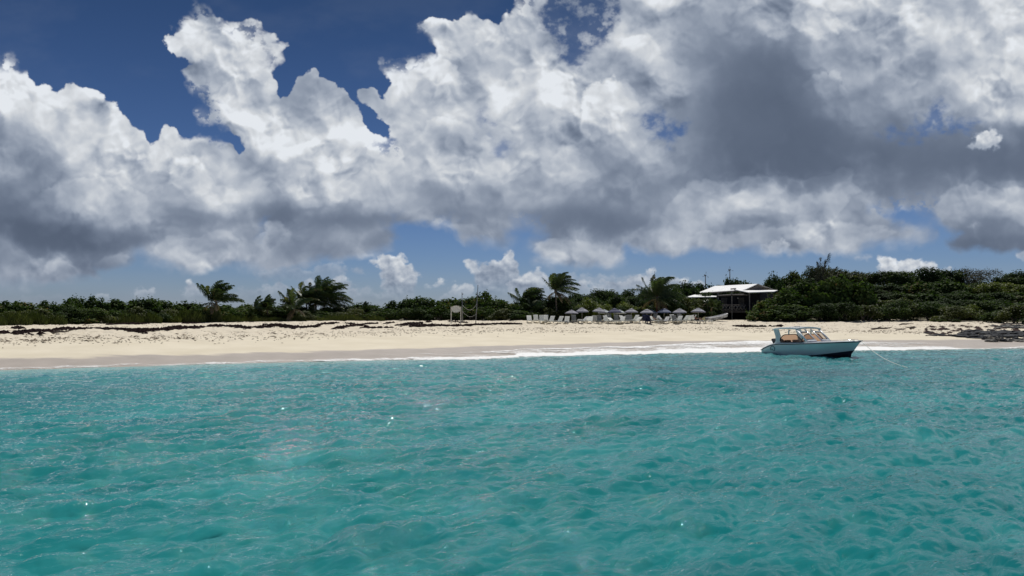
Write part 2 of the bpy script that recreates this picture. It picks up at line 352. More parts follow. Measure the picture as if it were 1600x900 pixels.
def build_world():
    w = bpy.data.worlds.new('World'); SC.world = w; w.use_nodes = True
    nt = w.node_tree; nt.nodes.clear(); N = nt.nodes.new; L = nt.links.new
    out = N('ShaderNodeOutputWorld'); bg = N('ShaderNodeBackground'); L(bg.outputs[0], out.inputs[0])
    bg.inputs[1].default_value = SKY_STRENGTH
    sky = N('ShaderNodeTexSky'); sky.sky_type = 'NISHITA'; sky.sun_disc = False
    sky.sun_elevation = R(SUN_EL); sky.sun_rotation = R(SUN_AZ)
    sky.air_density = 1.0; sky.dust_density = 0.4; sky.ozone_density = 3.0; sky.altitude = 0
    tint = N('ShaderNodeMix'); tint.data_type = 'RGBA'; tint.blend_type = 'MULTIPLY'; tint.inputs[0].default_value = 1
    L(sky.outputs[0], tint.inputs[6])
    tc = N('ShaderNodeTexCoord'); sep = N('ShaderNodeSeparateXYZ'); L(tc.outputs['Generated'], sep.inputs[0])
    def M(op, a, b=None, clamp=False):
        m = N('ShaderNodeMath'); m.operation = op; m.use_clamp = clamp
        for i, v in enumerate((a, b)):
            if v is None: continue
            if isinstance(v, (int, float)): m.inputs[i].default_value = v
            else: L(v, m.inputs[i])
        return m.outputs[0]
    az = M('MULTIPLY', M('ARCTAN2', sep.outputs[0], sep.outputs[1]), 180/math.pi)
    el = M('MULTIPLY', M('ARCSINE', sep.outputs[2]), 180/math.pi)
    # deep polarised blue overhead, paler towards the horizon
    hz = N('ShaderNodeMix'); hz.data_type = 'RGBA'; hz.inputs[6].default_value = (*TINT_HORIZON, 1); hz.inputs[7].default_value = (*TINT_HIGH, 1)
    L(M('POWER', M('DIVIDE', M('MAXIMUM', el, 0), 24, True), .6), hz.inputs[0]); L(hz.outputs[2], tint.inputs[7])
    def look(im, az0, az1, el0, el1, ext):
        cx = N('ShaderNodeCombineXYZ')
        L(M('DIVIDE', M('SUBTRACT', az, az0), az1-az0), cx.inputs[0]); L(M('DIVIDE', M('SUBTRACT', el, el0), el1-el0), cx.inputs[1])
        t = N('ShaderNodeTexImage'); t.image = im; t.extension = ext; t.interpolation = 'Linear'; L(cx.outputs[0], t.inputs[0]); return t
    ia = make_image('cloud_field_ahead', -46, 46, 0, 37, 1840, 740, True)
    ib = make_image('cloud_field_around', -180, 180, 0, 90, 1440, 360, False)
    ta = look(ia, -46, 46, 0, 37, 'EXTEND'); tb = look(ib, -180, 180, 0, 90, 'EXTEND')
    e1 = M('SUBTRACT', 1, M('DIVIDE', M('SUBTRACT', M('ABSOLUTE', az), 42), 3.5, True), True)
    e2 = M('SUBTRACT', 1, M('DIVIDE', M('SUBTRACT', el, 33), 3.5, True), True)
    k = M('MULTIPLY', e1, e2)
    mc = N('ShaderNodeMix'); mc.data_type = 'RGBA'; L(k, mc.inputs[0]); L(tb.outputs[0], mc.inputs[6]); L(ta.outputs[0], mc.inputs[7])
    ma = N('ShaderNodeMix'); ma.data_type = 'FLOAT'; L(k, ma.inputs[0]); L(tb.outputs[1], ma.inputs[2]); L(ta.outputs[1], ma.inputs[3])
    g = N('ShaderNodeMix'); g.data_type = 'RGBA'; g.blend_type = 'MULTIPLY'; g.inputs[0].default_value = 1
    L(mc.outputs[2], g.inputs[6]); g.inputs[7].default_value = (CLOUD_GAIN, CLOUD_GAIN, CLOUD_GAIN, 1)
    fin = N('ShaderNodeMix'); fin.data_type = 'RGBA'; L(ma.outputs[0], fin.inputs[0]); L(tint.outputs[2], fin.inputs[6]); L(g.outputs[2], fin.inputs[7])
    L(fin.outputs[2], bg.inputs[0])
build_world()
# ------------------------------------------------------------------ helpers
def tag(o, label=None, cat=None, group=None, kind=None):
    if label: o['label'] = label
    if cat: o['category'] = cat
    if group: o['group'] = group
    if kind: o['kind'] = kind
    return o
def link(o, parent=None):
    COL.objects.link(o)
    if parent is not None: o.parent = parent
    return o
def thing(name, loc, label, cat, group=None, rz=0.0, kind=None):
    o = bpy.data.objects.new(name, None); o.empty_display_size = .2
    o.location = loc; o.rotation_euler = (0, 0, rz)
    return tag(link(o), label, cat, group, kind)
def copy_tree(o, parent=None):
    c = o.copy(); COL.objects.link(c)
    if parent is not None: c.parent = parent
    for ch in list(o.children): copy_tree(ch, c)
    return c
def mesh_np(name, V, F, mat, smooth=False, fattr=None, vattr=None, matidx=None):
    """V (n,3), F (m,k) -> mesh data"""
    V = np.asarray(V, np.float32); F = np.asarray(F, np.int32)
    me = bpy.data.meshes.new(name); m, k = F.shape
    me.vertices.add(len(V)); me.vertices.foreach_set('co', V.ravel())
    me.loops.add(m*k); me.loops.foreach_set('vertex_index', F.ravel())
    me.polygons.add(m); me.polygons.foreach_set('loop_start', np.arange(m, dtype=np.int32)*k)
    me.polygons.foreach_set('loop_total', np.full(m, k, np.int32))
    for q in (mat if isinstance(mat, (list, tuple)) else [mat]): me.materials.append(q)
    if matidx is not None: me.polygons.foreach_set('material_index', np.asarray(matidx, np.int32))
    me.polygons.foreach_set('use_smooth', np.full(m, bool(smooth)))
    for nm, arr in (fattr or {}).items():
        at = me.attributes.new(nm, 'FLOAT', 'FACE'); at.data.foreach_set('value', np.asarray(arr, np.float32))
    for nm, arr in (vattr or {}).items():
        at = me.attributes.new(nm, 'FLOAT', 'POINT'); at.data.foreach_set('value', np.asarray(arr, np.float32))
    me.update(calc_edges=True); return me
def obj(name, me, parent=None): return link(bpy.data.objects.new(name, me), parent)
class MB:
    """collects simple shapes, builds ONE mesh object"""
    def __init__(s): s.bm = bmesh.new()
    def box(s, c, d, rot=None, bevel=0):
        M = Matrix.Translation(c) @ (Euler(rot).to_matrix().to_4x4() if rot else Matrix()) @ Matrix.Diagonal((*d, 1))
        g = bmesh.ops.create_cube(s.bm, size=1, matrix=M)
        if bevel:
            es = list({e for v in g['verts'] for e in v.link_edges})
            bmesh.ops.bevel(s.bm, geom=es, offset=bevel, segments=2, affect='EDGES', profile=.5)
        return s
    def tube(s, pts, r, n=8, cap=True):
        pts = [Vector(p) for p in pts]; rs = r if isinstance(r, (list, tuple)) else [r]*len(pts); rings = []; up = None
        for i, p in enumerate(pts):
            t = (pts[min(i+1, len(pts)-1)] - pts[max(i-1, 0)]).normalized()
            if up is None: up = Vector((0, 0, 1)) if abs(t.z) < .9 else Vector((1, 0, 0))
            a = t.cross(up).normalized(); b = a.cross(t).normalized(); up = b
            rings.append([s.bm.verts.new(p + (a*math.cos(2*math.pi*k/n) + b*math.sin(2*math.pi*k/n))*rs[i]) for k in range(n)])
        for q in range(len(rings)-1):
            for k in range(n):
                f = s.bm.faces.new((rings[q][k], rings[q][(k+1) % n], rings[q+1][(k+1) % n], rings[q+1][k])); f.smooth = True
        if cap: s.bm.faces.new(rings[0][::-1]); s.bm.faces.new(rings[-1])
        return s
    def grid(s, rows, smooth=True, close=False):
        vv = [[s.bm.verts.new(p) for p in r] for r in rows]
        for i in range(len(vv)-1):
            n = len(vv[i])
            for j in range(n if close else n-1):
                f = s.bm.faces.new((vv[i][j], vv[i][(j+1) % n], vv[i+1][(j+1) % n], vv[i+1][j])); f.smooth = smooth
        return s
    def poly(s, pts, thick=None):
        """flat polygon, given thickness downwards along its normal"""
        v = [s.bm.verts.new(p) for p in pts]; f = s.bm.faces.new(v)
        if thick:
            f.normal_update(); n = f.normal.copy()
            if n.z < 0: f.normal_flip(); n = -n
            g = bmesh.ops.extrude_face_region(s.bm, geom=[f]); nv = [e for e in g['geom'] if isinstance(e, bmesh.types.BMVert)]
            for q in nv: q.co -= n*thick
        return s
    def sphere(s, c, r, seg=12, squash=(1, 1, 1)):
        g = bmesh.ops.create_uvsphere(s.bm, u_segments=seg, v_segments=max(6, seg//2+1), radius=r, matrix=Matrix.Translation(c) @ Matrix.Diagonal((*squash, 1)))
        for v in g['verts']:
            for f in v.link_faces: f.smooth = True
        return s
    def build(s, name, mat, parent=None, label=None):
        bmesh.ops.recalc_face_normals(s.bm, faces=s.bm.faces)
        me = bpy.data.meshes.new(name); s.bm.to_mesh(me); s.bm.free()
        for q in (mat if isinstance(mat, (list, tuple)) else [mat]): me.materials.append(q)
        o = obj(name, me, parent)
        if label: o['label'] = label
        return o

def ordinal(n):
    w = ['zeroth', 'first', 'second', 'third', 'fourth', 'fifth', 'sixth', 'seventh', 'eighth', 'ninth', 'tenth', 'eleventh', 'twelfth', 'thirteenth', 'fourteenth', 'fifteenth', 'sixteenth', 'seventeenth', 'eighteenth', 'nineteenth']
    tens = {2: 'twent', 3: 'thirt', 4: 'fort', 5: 'fift', 6: 'sixt', 7: 'sevent', 8: 'eight'}
    if n < 20: return w[n]
    return tens[n//10] + ('y-' + w[n % 10] if n % 10 else 'ieth')
COUNT = {}
def nth(key):
    COUNT[key] = COUNT.get(key, 0) + 1; return ordinal(COUNT[key])

# ------------------------------------------------------------------ materials
def new_mat(name):
    m = bpy.data.materials.new(name); m.use_nodes = True; nt = m.node_tree
    return m, nt, nt.nodes['Principled BSDF'], nt.nodes.new, nt.links.new
def mat_plain(name, col, rough=.6, var=.12, scale=6., bump=0., metal=0., coat=0., col2=None, spec=.5):
    """colour broken by two octaves of noise, optional fine relief"""
    m, nt, P, N, L = new_mat(name)
    tc = N('ShaderNodeTexCoord'); n = N('ShaderNodeTexNoise'); n.inputs['Scale'].default_value = scale; n.inputs['Detail'].default_value = 5
    L(tc.outputs['Object'], n.inputs['Vector'])
    r = N('ShaderNodeValToRGB'); c2 = col2 or tuple(max(0, c*(1-var*1.6)) for c in col); c1 = tuple(min(1, c*(1+var*.5)) for c in col)
    r.color_ramp.elements[0].position = .35; r.color_ramp.elements[1].position = .65
    r.color_ramp.elements[0].color = (*c2, 1); r.color_ramp.elements[1].color = (*c1, 1)
    L(n.outputs[0], r.inputs[0]); L(r.outputs[0], P.inputs['Base Color'])
    P.inputs['Roughness'].default_value = rough; P.inputs['Metallic'].default_value = metal
    P.inputs['Specular IOR Level'].default_value = spec
    if coat: P.inputs['Coat Weight'].default_value = coat; P.inputs['Coat Roughness'].default_value = .08
    if bump:
        b = N('ShaderNodeBump'); b.inputs['Strength'].default_value = bump; b.inputs['Distance'].default_value = .02
        n2 = N('ShaderNodeTexNoise'); n2.inputs['Scale'].default_value = scale*7; L(tc.outputs['Object'], n2.inputs['Vector'])
        L(n2.outputs[0], b.inputs['Height']); L(b.outputs[0], P.inputs['Normal'])
    return m
def mat_leaf(name, dark, mid, light, trans=.25, rough=.5, spec=.35, dry=None):
    """leaf colours picked by a per-leaf value, shifted a little from plant to plant"""
    m, nt, P, N, L = new_mat(name)
    at = N('ShaderNodeAttribute'); at.attribute_name = 'tint'
    oi = N('ShaderNodeObjectInfo'); a = N('ShaderNodeMath'); a.operation = 'MULTIPLY_ADD'; L(oi.outputs['Random'], a.inputs[0]); a.inputs[1].default_value = .30; a.inputs[2].default_value = -.15
    s = N('ShaderNodeMath'); s.operation = 'ADD'; s.use_clamp = True; L(at.outputs['Fac'], s.inputs[0]); L(a.outputs[0], s.inputs[1])
    r = N('ShaderNodeValToRGB'); e = r.color_ramp.elements; e[0].position = 0; e[0].color = (*dark, 1); e[1].position = .5; e[1].color = (*mid, 1)
    q = e.new(.86); q.color = (*light, 1)
    q = e.new(.97); q.color = (*(dry or light), 1)
    L(s.outputs[0], r.inputs[0]); L(r.outputs[0], P.inputs['Base Color'])
    P.inputs['Roughness'].default_value = rough; P.inputs['Specular IOR Level'].default_value = spec
    t = N('ShaderNodeBsdfTranslucent'); g = N('ShaderNodeMix'); g.data_type = 'RGBA'; g.blend_type = 'MULTIPLY'; g.inputs[0].default_value = 1
    L(r.outputs[0], g.inputs[6]); g.inputs[7].default_value = (1.1, 1.25, .55, 1); L(g.outputs[2], t.inputs[0])
    mx = N('ShaderNodeMixShader'); mx.inputs[0].default_value = trans; L(P.outputs[0], mx.inputs[1]); L(t.outputs[0], mx.inputs[2])
    L(mx.outputs[0], nt.nodes['Material Output'].inputs[0]); return m

# ------------------------------------------------------------------ the lie of the land
PK   = [-1400, -200,   0,  200,  400,  560,  700,  800,  900, 1000, 1100, 1180, 1300, 1400, 1500, 1600, 1800, 3200]
YLOW = [  600,  583, 578,  572,566.5,  563,560.5,  557,553.5,  551,  549,547.5,546.5,  546,  545,543.5,  542,  537]
YFOAM= [598.5,581.5,575.5,569.5, 563,  559,  553,548.5,  545,  542,  537,534.5,  536,  537,  538,  540,  540,  535]
ZFOAM= [  .04,  .05, .06,  .07,  .09,  .12,  .20,  .25,  .25,  .27,  .30,  .32,  .30,  .28,  .25,  .15,  .10,  .10]
YWET = [  582,  566, 560,  556,  550,  547,  543,  540,  537,  534,  532,531.3,  532,531.5,530.5,  530,  530,  526]
YWEED= [  521,  519, 517,516.5,  513,  510,  507,506.5,  507,  507,  507,508.5,  511,  512,  514,  516,  517,  514]
ZWEED= [  1.8,  1.8, 1.8,  1.8,  1.8,  1.8,  1.8, 1.75,  1.7,  1.7,  1.7,  1.6,  1.5,  1.4,  1.3,  1.2,  1.1,  1.1]
YVEG = [  511,  510, 508,505.5,  502,  501,500.7,  501,501.3,501.5,501.5,500.5,500.5,  500,501.5,  505,  505,  503]
ZVEG = [  2.0,  2.1, 2.1,  2.1,  2.2,  2.2,  2.2,  2.2, 2.15, 2.15, 2.15,  2.2,  2.2,  2.2,  2.1,  1.8,  1.7,  1.7]
PK = np.array(PK, float)
def _D(y, z): return (EYE - np.array(z))*FPX/(np.array(y) - HORIZON)
_pf = np.arange(-1400, 3201, 10.)
def _sm(v):
    f = np.interp(_pf, PK, v); k = np.hanning(15); k /= k.sum(); return np.convolve(np.pad(f, 7, 'edge'), k, 'valid')
TD = [_sm(_D(YLOW, 0)), _sm(_D(YFOAM, ZFOAM)), _sm(_D(YWET, .5)), _sm(_D(YWEED, ZWEED)), _sm(_D(YVEG, ZVEG))]
TZ = [0*_pf, _sm(ZFOAM), .5 + 0*_pf, _sm(ZWEED), _sm(ZVEG)]
for i in range(1, 5): TD[i] = np.maximum(TD[i], TD[i-1] + .5)
def curve(i, p):
    """distance of the i-th shore line seen in column p (0 water edge, 1 swash, 2 wet sand, 3 seaweed, 4 first plants)"""
    return np.interp(p, _pf, TD[i])
def hill(p, D):
    side = sst(1170, 1345, p)
    return side*(6.3*sst(112, 150, D) + 1.2*np.sin(p*.011+1)*sst(120, 150, D)) * (1 - .55*sst(1640, 2400, p)) * (1 - .9*sst(260, 600, D))
def ground_z(p, D):
    p = np.asarray(p, float); D = np.asarray(D, float)
    d = [curve(i, p) for i in range(5)]; zz = [np.interp(p, _pf, TZ[i]) for i in range(5)]
    out = 0
    for off, w in ((-1.2, .25), (0, .5), (1.2, .25)):
        q = D + off; z = np.where(q < d[0], -.075*(d[0]-q), 0)
        for i in range(4):
            t = np.clip((q - d[i])/(d[i+1]-d[i]), 0, 1); z = np.where(q >= d[i], zz[i]*(1-t) + zz[i+1]*t, z)
        z = np.where(q >= d[4], zz[4] + .25*sst(0, 14, q-d[4])*0 , z)
        out = out + w*z
    out = np.maximum(out, -2.6)
    return out + np.where(D > 100, hill(p, D), 0)
def XY(p, D): return ((p - HX)/FPX*D, D)
def pos(p, D, dz=0.):
    return Vector(((p - HX)/FPX*D, D, float(ground_z(p, D)) + dz))
def W3(p, y, D):
    """the point at depth D seen at (p, y)"""
    return Vector(((p - HX)/FPX*D, D, EYE - (y - HORIZON)/FPX*D))
# ------------------------------------------------------------------ beach, soil and sea bed: one sheet
def mat_ground():
    m, nt, P, N, L = new_mat('sand_and_soil')
    geo = N('ShaderNodeNewGeometry')
    def att(nm):
        a = N('ShaderNodeAttribute'); a.attribute_name = nm; return a.outputs['Fac']
    def noise(scale, det=4, rough=.5, vec=None):
        n = N('ShaderNodeTexNoise'); n.inputs['Scale'].default_value = scale; n.inputs['Detail'].default_value = det; n.inputs['Roughness'].default_value = rough
        L(vec or geo.outputs['Position'], n.inputs['Vector']); return n.outputs[0]
    def ramp(f, stops):
        r = N('ShaderNodeValToRGB'); e = r.color_ramp.elements
        e[0].position, e[0].color = stops[0][0], (*stops[0][1], 1); e[1].position, e[1].color = stops[-1][0], (*stops[-1][1], 1)
        for p_, c_ in stops[1:-1]:
            q = e.new(p_); q.color = (*c_, 1)
        L(f, r.inputs[0]); return r.outputs[0]
    def mix(f, a, b):
        x = N('ShaderNodeMix'); x.data_type = 'RGBA'; L(f, x.inputs[0]); L(a, x.inputs[6]); L(b, x.inputs[7]); return x.outputs[2]
    smooth_sand = ramp(noise(.35, 5), [(.3, (.66, .59, .45)), (.7, (.74, .67, .525))])
    dry_sand = ramp(noise(2.2, 8, .7), [(.28, (.47, .41, .31)), (.42, (.66, .585, .455)), (.7, (.74, .67, .54))])  # dark mottling also stands in for shade in the trampled dents
    wet_sand = ramp(noise(.6, 4), [(.3, (.40, .35, .295)), (.7, (.47, .41, .35))])
    soil = ramp(noise(1.3, 6, .7), [(.35, (.035, .03, .018)), (.55, (.07, .062, .03)), (.75, (.13, .11, .07))])
    c = mix(att('upper'), smooth_sand, dry_sand); c = mix(att('wet'), c, wet_sand); c = mix(att('soil'), c, soil)
    L(c, P.inputs['Base Color'])
    mr = N('ShaderNodeMapRange'); L(att('wet'), mr.inputs[0]); mr.inputs[3].default_value = .95; mr.inputs[4].default_value = .42; L(mr.outputs[0], P.inputs['Roughness'])
    P.inputs['Specular IOR Level'].default_value = .35
    b = N('ShaderNodeBump'); b.inputs['Strength'].default_value = .9; b.inputs['Distance'].default_value = .08
    mm = N('ShaderNodeMath'); mm.operation = 'MULTIPLY'; L(noise(3.4, 6, .65), mm.inputs[0]); L(att('upper'), mm.inputs[1]); L(mm.outputs[0], b.inputs['Height']); L(b.outputs[0], P.inputs['Normal'])
    return m
def build_ground():
    p = np.concatenate([[-9000, -5000, -3000, -2000, -1400, -1000, -700, -500, -350], np.linspace(-250, 1850, 880), [1950, 2100, 2300, 2600, 3000, 3600, 5000, 7000, 10600]])
    D = np.concatenate([np.linspace(3, 38, 12)[:-1], np.arange(38, 118, .22), 118*1.045**np.arange(0, 78)])
    PP, DD = np.meshgrid(p, D); PE = np.clip(PP, -1400, 3200)
    Z = ground_z(PE, DD); X = (PP-HX)/FPX*DD
    # trampled, wind-blown upper beach
    d2 = curve(2, PE); d3 = curve(3, PE); d4 = curve(4, PE)
    up = sst(.35, .75, (DD-d2)/(d3-d2) + .12*samp(FBM, X/60, DD/30)) * (DD < 135)
    rough = samp(FBM2, X/9, DD/9)*.07 + samp(FBM, X/2.6, DD/2.6)*.06
    foot = np.minimum(0, samp(WOR, X/14, DD/14) + .1)*.20
    Z = Z + up*(rough + foot) + samp(FBM, X/70, DD/50)*.06*sst(0, 6, DD-curve(1, PE))
    wet = 1 - sst(-.35, .5, DD - d2 + .9*samp(FBM, X/40, DD/8) + .35*samp(FBM2, X/9, DD/9))
    soil = sst(-1.0, 1.5, DD - d4 - 1.5 + 2.5*samp(FBM, X/25, DD/25))*sst(-1400, -1200, PP-3000*0+0)
    open_front = sst(800, 840, PE)*sst(1180, 1150, PE)                      # sand runs on under the loungers
    soil = soil*(1-open_front) + open_front*sst(-1, 2, DD - d4 - 7)
    n, k = Z.shape
    V = np.stack([X, DD, Z], -1).reshape(-1, 3)
    i = np.arange(n-1)[:, None]*k + np.arange(k-1)[None, :]; F = np.stack([i, i+1, i+k+1, i+k], -1).reshape(-1, 4)
    me = mesh_np('beach', V, F, mat_ground(), True, vattr={'upper': up.ravel(), 'wet': wet.ravel(), 'soil': soil.ravel()})
    tag(obj('beach', me), kind='structure')
build_ground()

# ------------------------------------------------------------------ the sea
def ocean_tile(n, size, peak, rms, wind, seed, spread=2.0, cutoff=.12):
    rg = np.random.default_rng(seed); k1 = np.fft.fftfreq(n, size/n)*2*np.pi
    KX, KY = np.meshgrid(k1, k1); K = np.hypot(KX, KY); K[0, 0] = 1
    kp = 2*np.pi/peak
    S = np.exp(-1.25*(kp/K)**2)/K**3.55 * np.exp(-(K*cutoff/2/np.pi)**2)
    c = (KX*wind[0] + KY*wind[1])/K; S = S*(.07 + .93*np.abs(c)**spread); S[0, 0] = 0
    h = np.fft.ifft2((rg.normal(size=(n, n)) + 1j*rg.normal(size=(n, n)))*np.sqrt(S)).real
    sc = rms/h.std(); H = np.fft.fft2(h*sc)
    dx = np.fft.ifft2(-1j*KX/K*H).real; dy = np.fft.ifft2(-1j*KY/K*H).real
    return h*sc, dx, dy
WATER_DEEP = (.005, .158, .166); WATER_LIGHT = (.065, .34, .34); WATER_SHORE = (.20, .42, .39)
def mat_water():
    m, nt, P, N, L = new_mat('sea_water')
    geo = N('ShaderNodeNewGeometry'); pos_ = geo.outputs['Position']
    def att(nm):
        a = N('ShaderNodeAttribute'); a.attribute_name = nm; return a.outputs['Fac']
    def mapv(s):
        mp = N('ShaderNodeMapping'); mp.vector_type = 'TEXTURE'; mp.inputs['Scale'].default_value = tuple(1/q for q in s); mp.inputs['Rotation'].default_value = (0, 0, R(32)); L(pos_, mp.inputs[0]); return mp.outputs[0]
    def noise(s, det=4, rough=.5, dist=0):
        n = N('ShaderNodeTexNoise'); n.inputs['Scale'].default_value = 1; n.inputs['Detail'].default_value = det; n.inputs['Roughness'].default_value = rough; n.inputs['Distortion'].default_value = dist
        L(mapv(s), n.inputs['Vector']); return n.outputs[0]
    def mrange(f, a, b, c=0., d=1.):
        r = N('ShaderNodeMapRange'); L(f, r.inputs[0]); r.inputs[1].default_value = a; r.inputs[2].default_value = b; r.inputs[3].default_value = c; r.inputs[4].default_value = d; return r.outputs[0]
    def mix(f, a, b):
        x = N('ShaderNodeMix'); x.data_type = 'RGBA'
        L(f, x.inputs[0])
        for i, v in ((6, a), (7, b)):
            if isinstance(v, tuple): x.inputs[i].default_value = (*v, 1)
            else: L(v, x.inputs[i])
        return x.outputs[2]
    # milky sediment drifting in slow swirls over the sand bed
    swirl = mrange(noise((.10, .16, .1), 6, .62, 1.2), .42, .68)
    streak = mrange(noise((.35, .8, .3), 5, .65, .8), .45, .75)
    mm = N('ShaderNodeMath'); mm.operation = 'MULTIPLY_ADD'; mm.use_clamp = True; L(streak, mm.inputs[0]); mm.inputs[1].default_value = .45; L(swirl, mm.inputs[2])
    k = N('ShaderNodeMath'); k.operation = 'MULTIPLY'; L(mm.outputs[0], k.inputs[0]); k.inputs[1].default_value = .5
    c = mix(k.outputs[0], WATER_DEEP, WATER_LIGHT)
    c = mix(att('reef'), c, (.020, .090, .110))
    c = mix(att('mid'), c, (.065, .265, .275))
    c = mix(att('shallow'), c, WATER_SHORE)
    # ripples finer than the mesh
    b1 = N('ShaderNodeBump'); b1.inputs['Distance'].default_value = .05; b1.inputs['Strength'].default_value = 1; L(noise((1.7, 4.6, 2), 5, .62, .5), b1.inputs['Height'])
    b2 = N('ShaderNodeBump'); b2.inputs['Distance'].default_value = .012; b2.inputs['Strength'].default_value = .9; L(noise((7, 19, 8), 3, .55, .3), b2.inputs['Height']); L(b1.outputs[0], b2.inputs['Normal'])
    # light coming back up out of the water hardly depends on the slope of the surface; the mirror on top does
    up = N('ShaderNodeVectorMath'); up.operation = 'MULTIPLY_ADD'; L(b1.outputs[0], up.inputs[0]); up.inputs[1].default_value = (.3, .3, .3); up.inputs[2].default_value = (0, 0, .7)
    nn = N('ShaderNodeVectorMath'); nn.operation = 'NORMALIZE'; L(up.outputs[0], nn.inputs[0])
    df = N('ShaderNodeBsdfDiffuse'); L(c, df.inputs[0]); L(nn.outputs[0], df.inputs['Normal'])
    gl = N('ShaderNodeBsdfGlossy'); L(mrange(att('far'), 0, 1, .020, .09), gl.inputs['Roughness']); gl.inputs[0].default_value = (1, 1, 1, 1); L(b2.outputs[0], gl.inputs['Normal'])
    fr = N('ShaderNodeFresnel'); fr.inputs[0].default_value = 1.333; L(b2.outputs[0], fr.inputs[1])
    wm = N('ShaderNodeMixShader'); L(fr.outputs[0], wm.inputs[0]); L(df.outputs[0], wm.inputs[1]); L(gl.outputs[0], wm.inputs[2])
    nt.nodes.remove(P)
    tr = N('ShaderNodeBsdfTransparent'); mx = N('ShaderNodeMixShader'); L(mrange(att('edge'), 0, 1, 1, .0), mx.inputs[0]); L(tr.outputs[0], mx.inputs[1]); L(wm.outputs[0], mx.inputs[2])
    L(mx.outputs[0], nt.nodes['Material Output'].inputs[0]); return m
WIND = (.57, -.82)
HA, DXA, DYA = ocean_tile(1024, 46., 4.2, .066, WIND, 3, 5.)
HB, DXB, DYB = ocean_tile(512, 29., 1.3, .024, (.45, -.89), 9, 3., .10)
def tsamp(T, x, y, size):
    n = T.shape[0]; fx = (x/size % 1)*n; fy = (y/size % 1)*n; ix = fx.astype(int) % n; iy = fy.astype(int) % n; tx = fx-np.floor(fx); ty = fy-np.floor(fy); jx = (ix+1) % n; jy = (iy+1) % n
    return (T[iy, ix]*(1-tx)+T[iy, jx]*tx)*(1-ty) + (T[jy, ix]*(1-tx)+T[jy, jx]*tx)*ty
def build_sea():
    p = np.concatenate([[-9000, -5000, -3000, -2000, -1400, -1000, -700, -450], np.linspace(-250, 1850, 880), [2050, 2300, 2600, 3000, 3600, 5000, 7000, 10600]])
    t = 1 - (1-np.linspace(0, 1, 640))**1.0
    PP, TT = np.meshgrid(p, t); PE = np.clip(PP, -1400, 3200)
    Dend = curve(0, PE) + 4.0; D0 = 6.5
    DD = D0*(Dend/D0)**TT; X = (PP-HX)/FPX*DD
    off = curve(0, PE) - DD                       # metres seaward of the water's edge
    calm = sst(-1, 9, off)*.72 + .28*sst(-1, 3, off)
    patch = .82 + .5*samp(FBM, X/160+.3, DD/160+.2)
    h = tsamp(HA, X, DD, 46.); dx = tsamp(DXA, X, DD, 46.); dy = tsamp(DYA, X, DD, 46.)
    x2 = X*.86 + DD*.5; y2 = -X*.5 + DD*.86
    h2 = tsamp(HB, x2, y2, 29.); dx2 = tsamp(DXB, x2, y2, 29.); dy2 = tsamp(DYB, x2, y2, 29.)
    A = calm*patch
    Z = A*(h + h2); XX = X + A*.85*(dx + dx2*.86); YY = DD + A*.85*(dy + dy2*.86)
    shallow = 1 - sst(0, 7, off + 1.5*samp(FBM, X/30, DD/12)); mid = (1 - sst(4, 24, off + 4*samp(FBM, X/60, DD/30)))*.75
    reef = sst(.12, .5, samp(FBM, X/110+.35, DD/34+.1)) * sst(5, 10, off)*.55
    rp = np.exp(-(((PP-1000)/130)**2 + ((DD-56.5)/2.0)**2)); reef = np.maximum(reef, rp*.75*(.6+.8*samp(FBM, X/12, DD/5)))
    lp = np.exp(-(((PP+60)/330)**2 + ((DD-33)/4.5)**2)); reef = np.clip(np.maximum(reef, lp*.75), 0, 1)
    edge = sst(-.2, .5, off + .3); far = sst(10, 60, DD)
    n, k = Z.shape; V = np.stack([XX, YY, Z], -1).reshape(-1, 3)
    i = np.arange(n-1)[:, None]*k + np.arange(k-1)[None, :]; F = np.stack([i, i+1, i+k+1, i+k], -1).reshape(-1, 4)
    at = [a.ravel() for a in (shallow, mid, reef, 1-edge, far)]
    # the open sea at our back
    gx = np.concatenate([np.linspace(-900, -40, 12), np.linspace(-36, 36, 60), np.linspace(40, 900, 12)]); gy = np.concatenate([np.linspace(-1500, -30, 14), np.linspace(-26, 7, 40)])
    BX, BY = np.meshgrid(gx, gy); b0 = len(V); kk = len(gx)
    V2 = np.stack([BX, BY, -.05 + .8*tsamp(HA, BX, BY, 46.)*(np.abs(BX) < 50)*(BY > -40)], -1).reshape(-1, 3)
    i = b0 + np.arange(len(gy)-1)[:, None]*kk + np.arange(kk-1)[None, :]; F2 = np.stack([i, i+1, i+kk+1, i+kk], -1).reshape(-1, 4)
    V = np.concatenate([V, V2]); F = np.concatenate([F, F2]); at = [np.concatenate([a, np.zeros(len(V2))]) for a in at]
    me = mesh_np('sea', V, F, mat_water(), True, vattr=dict(zip(('shallow', 'mid', 'reef', 'edge', 'far'), at)))
    tag(obj('sea', me), kind='structure')
build_sea()

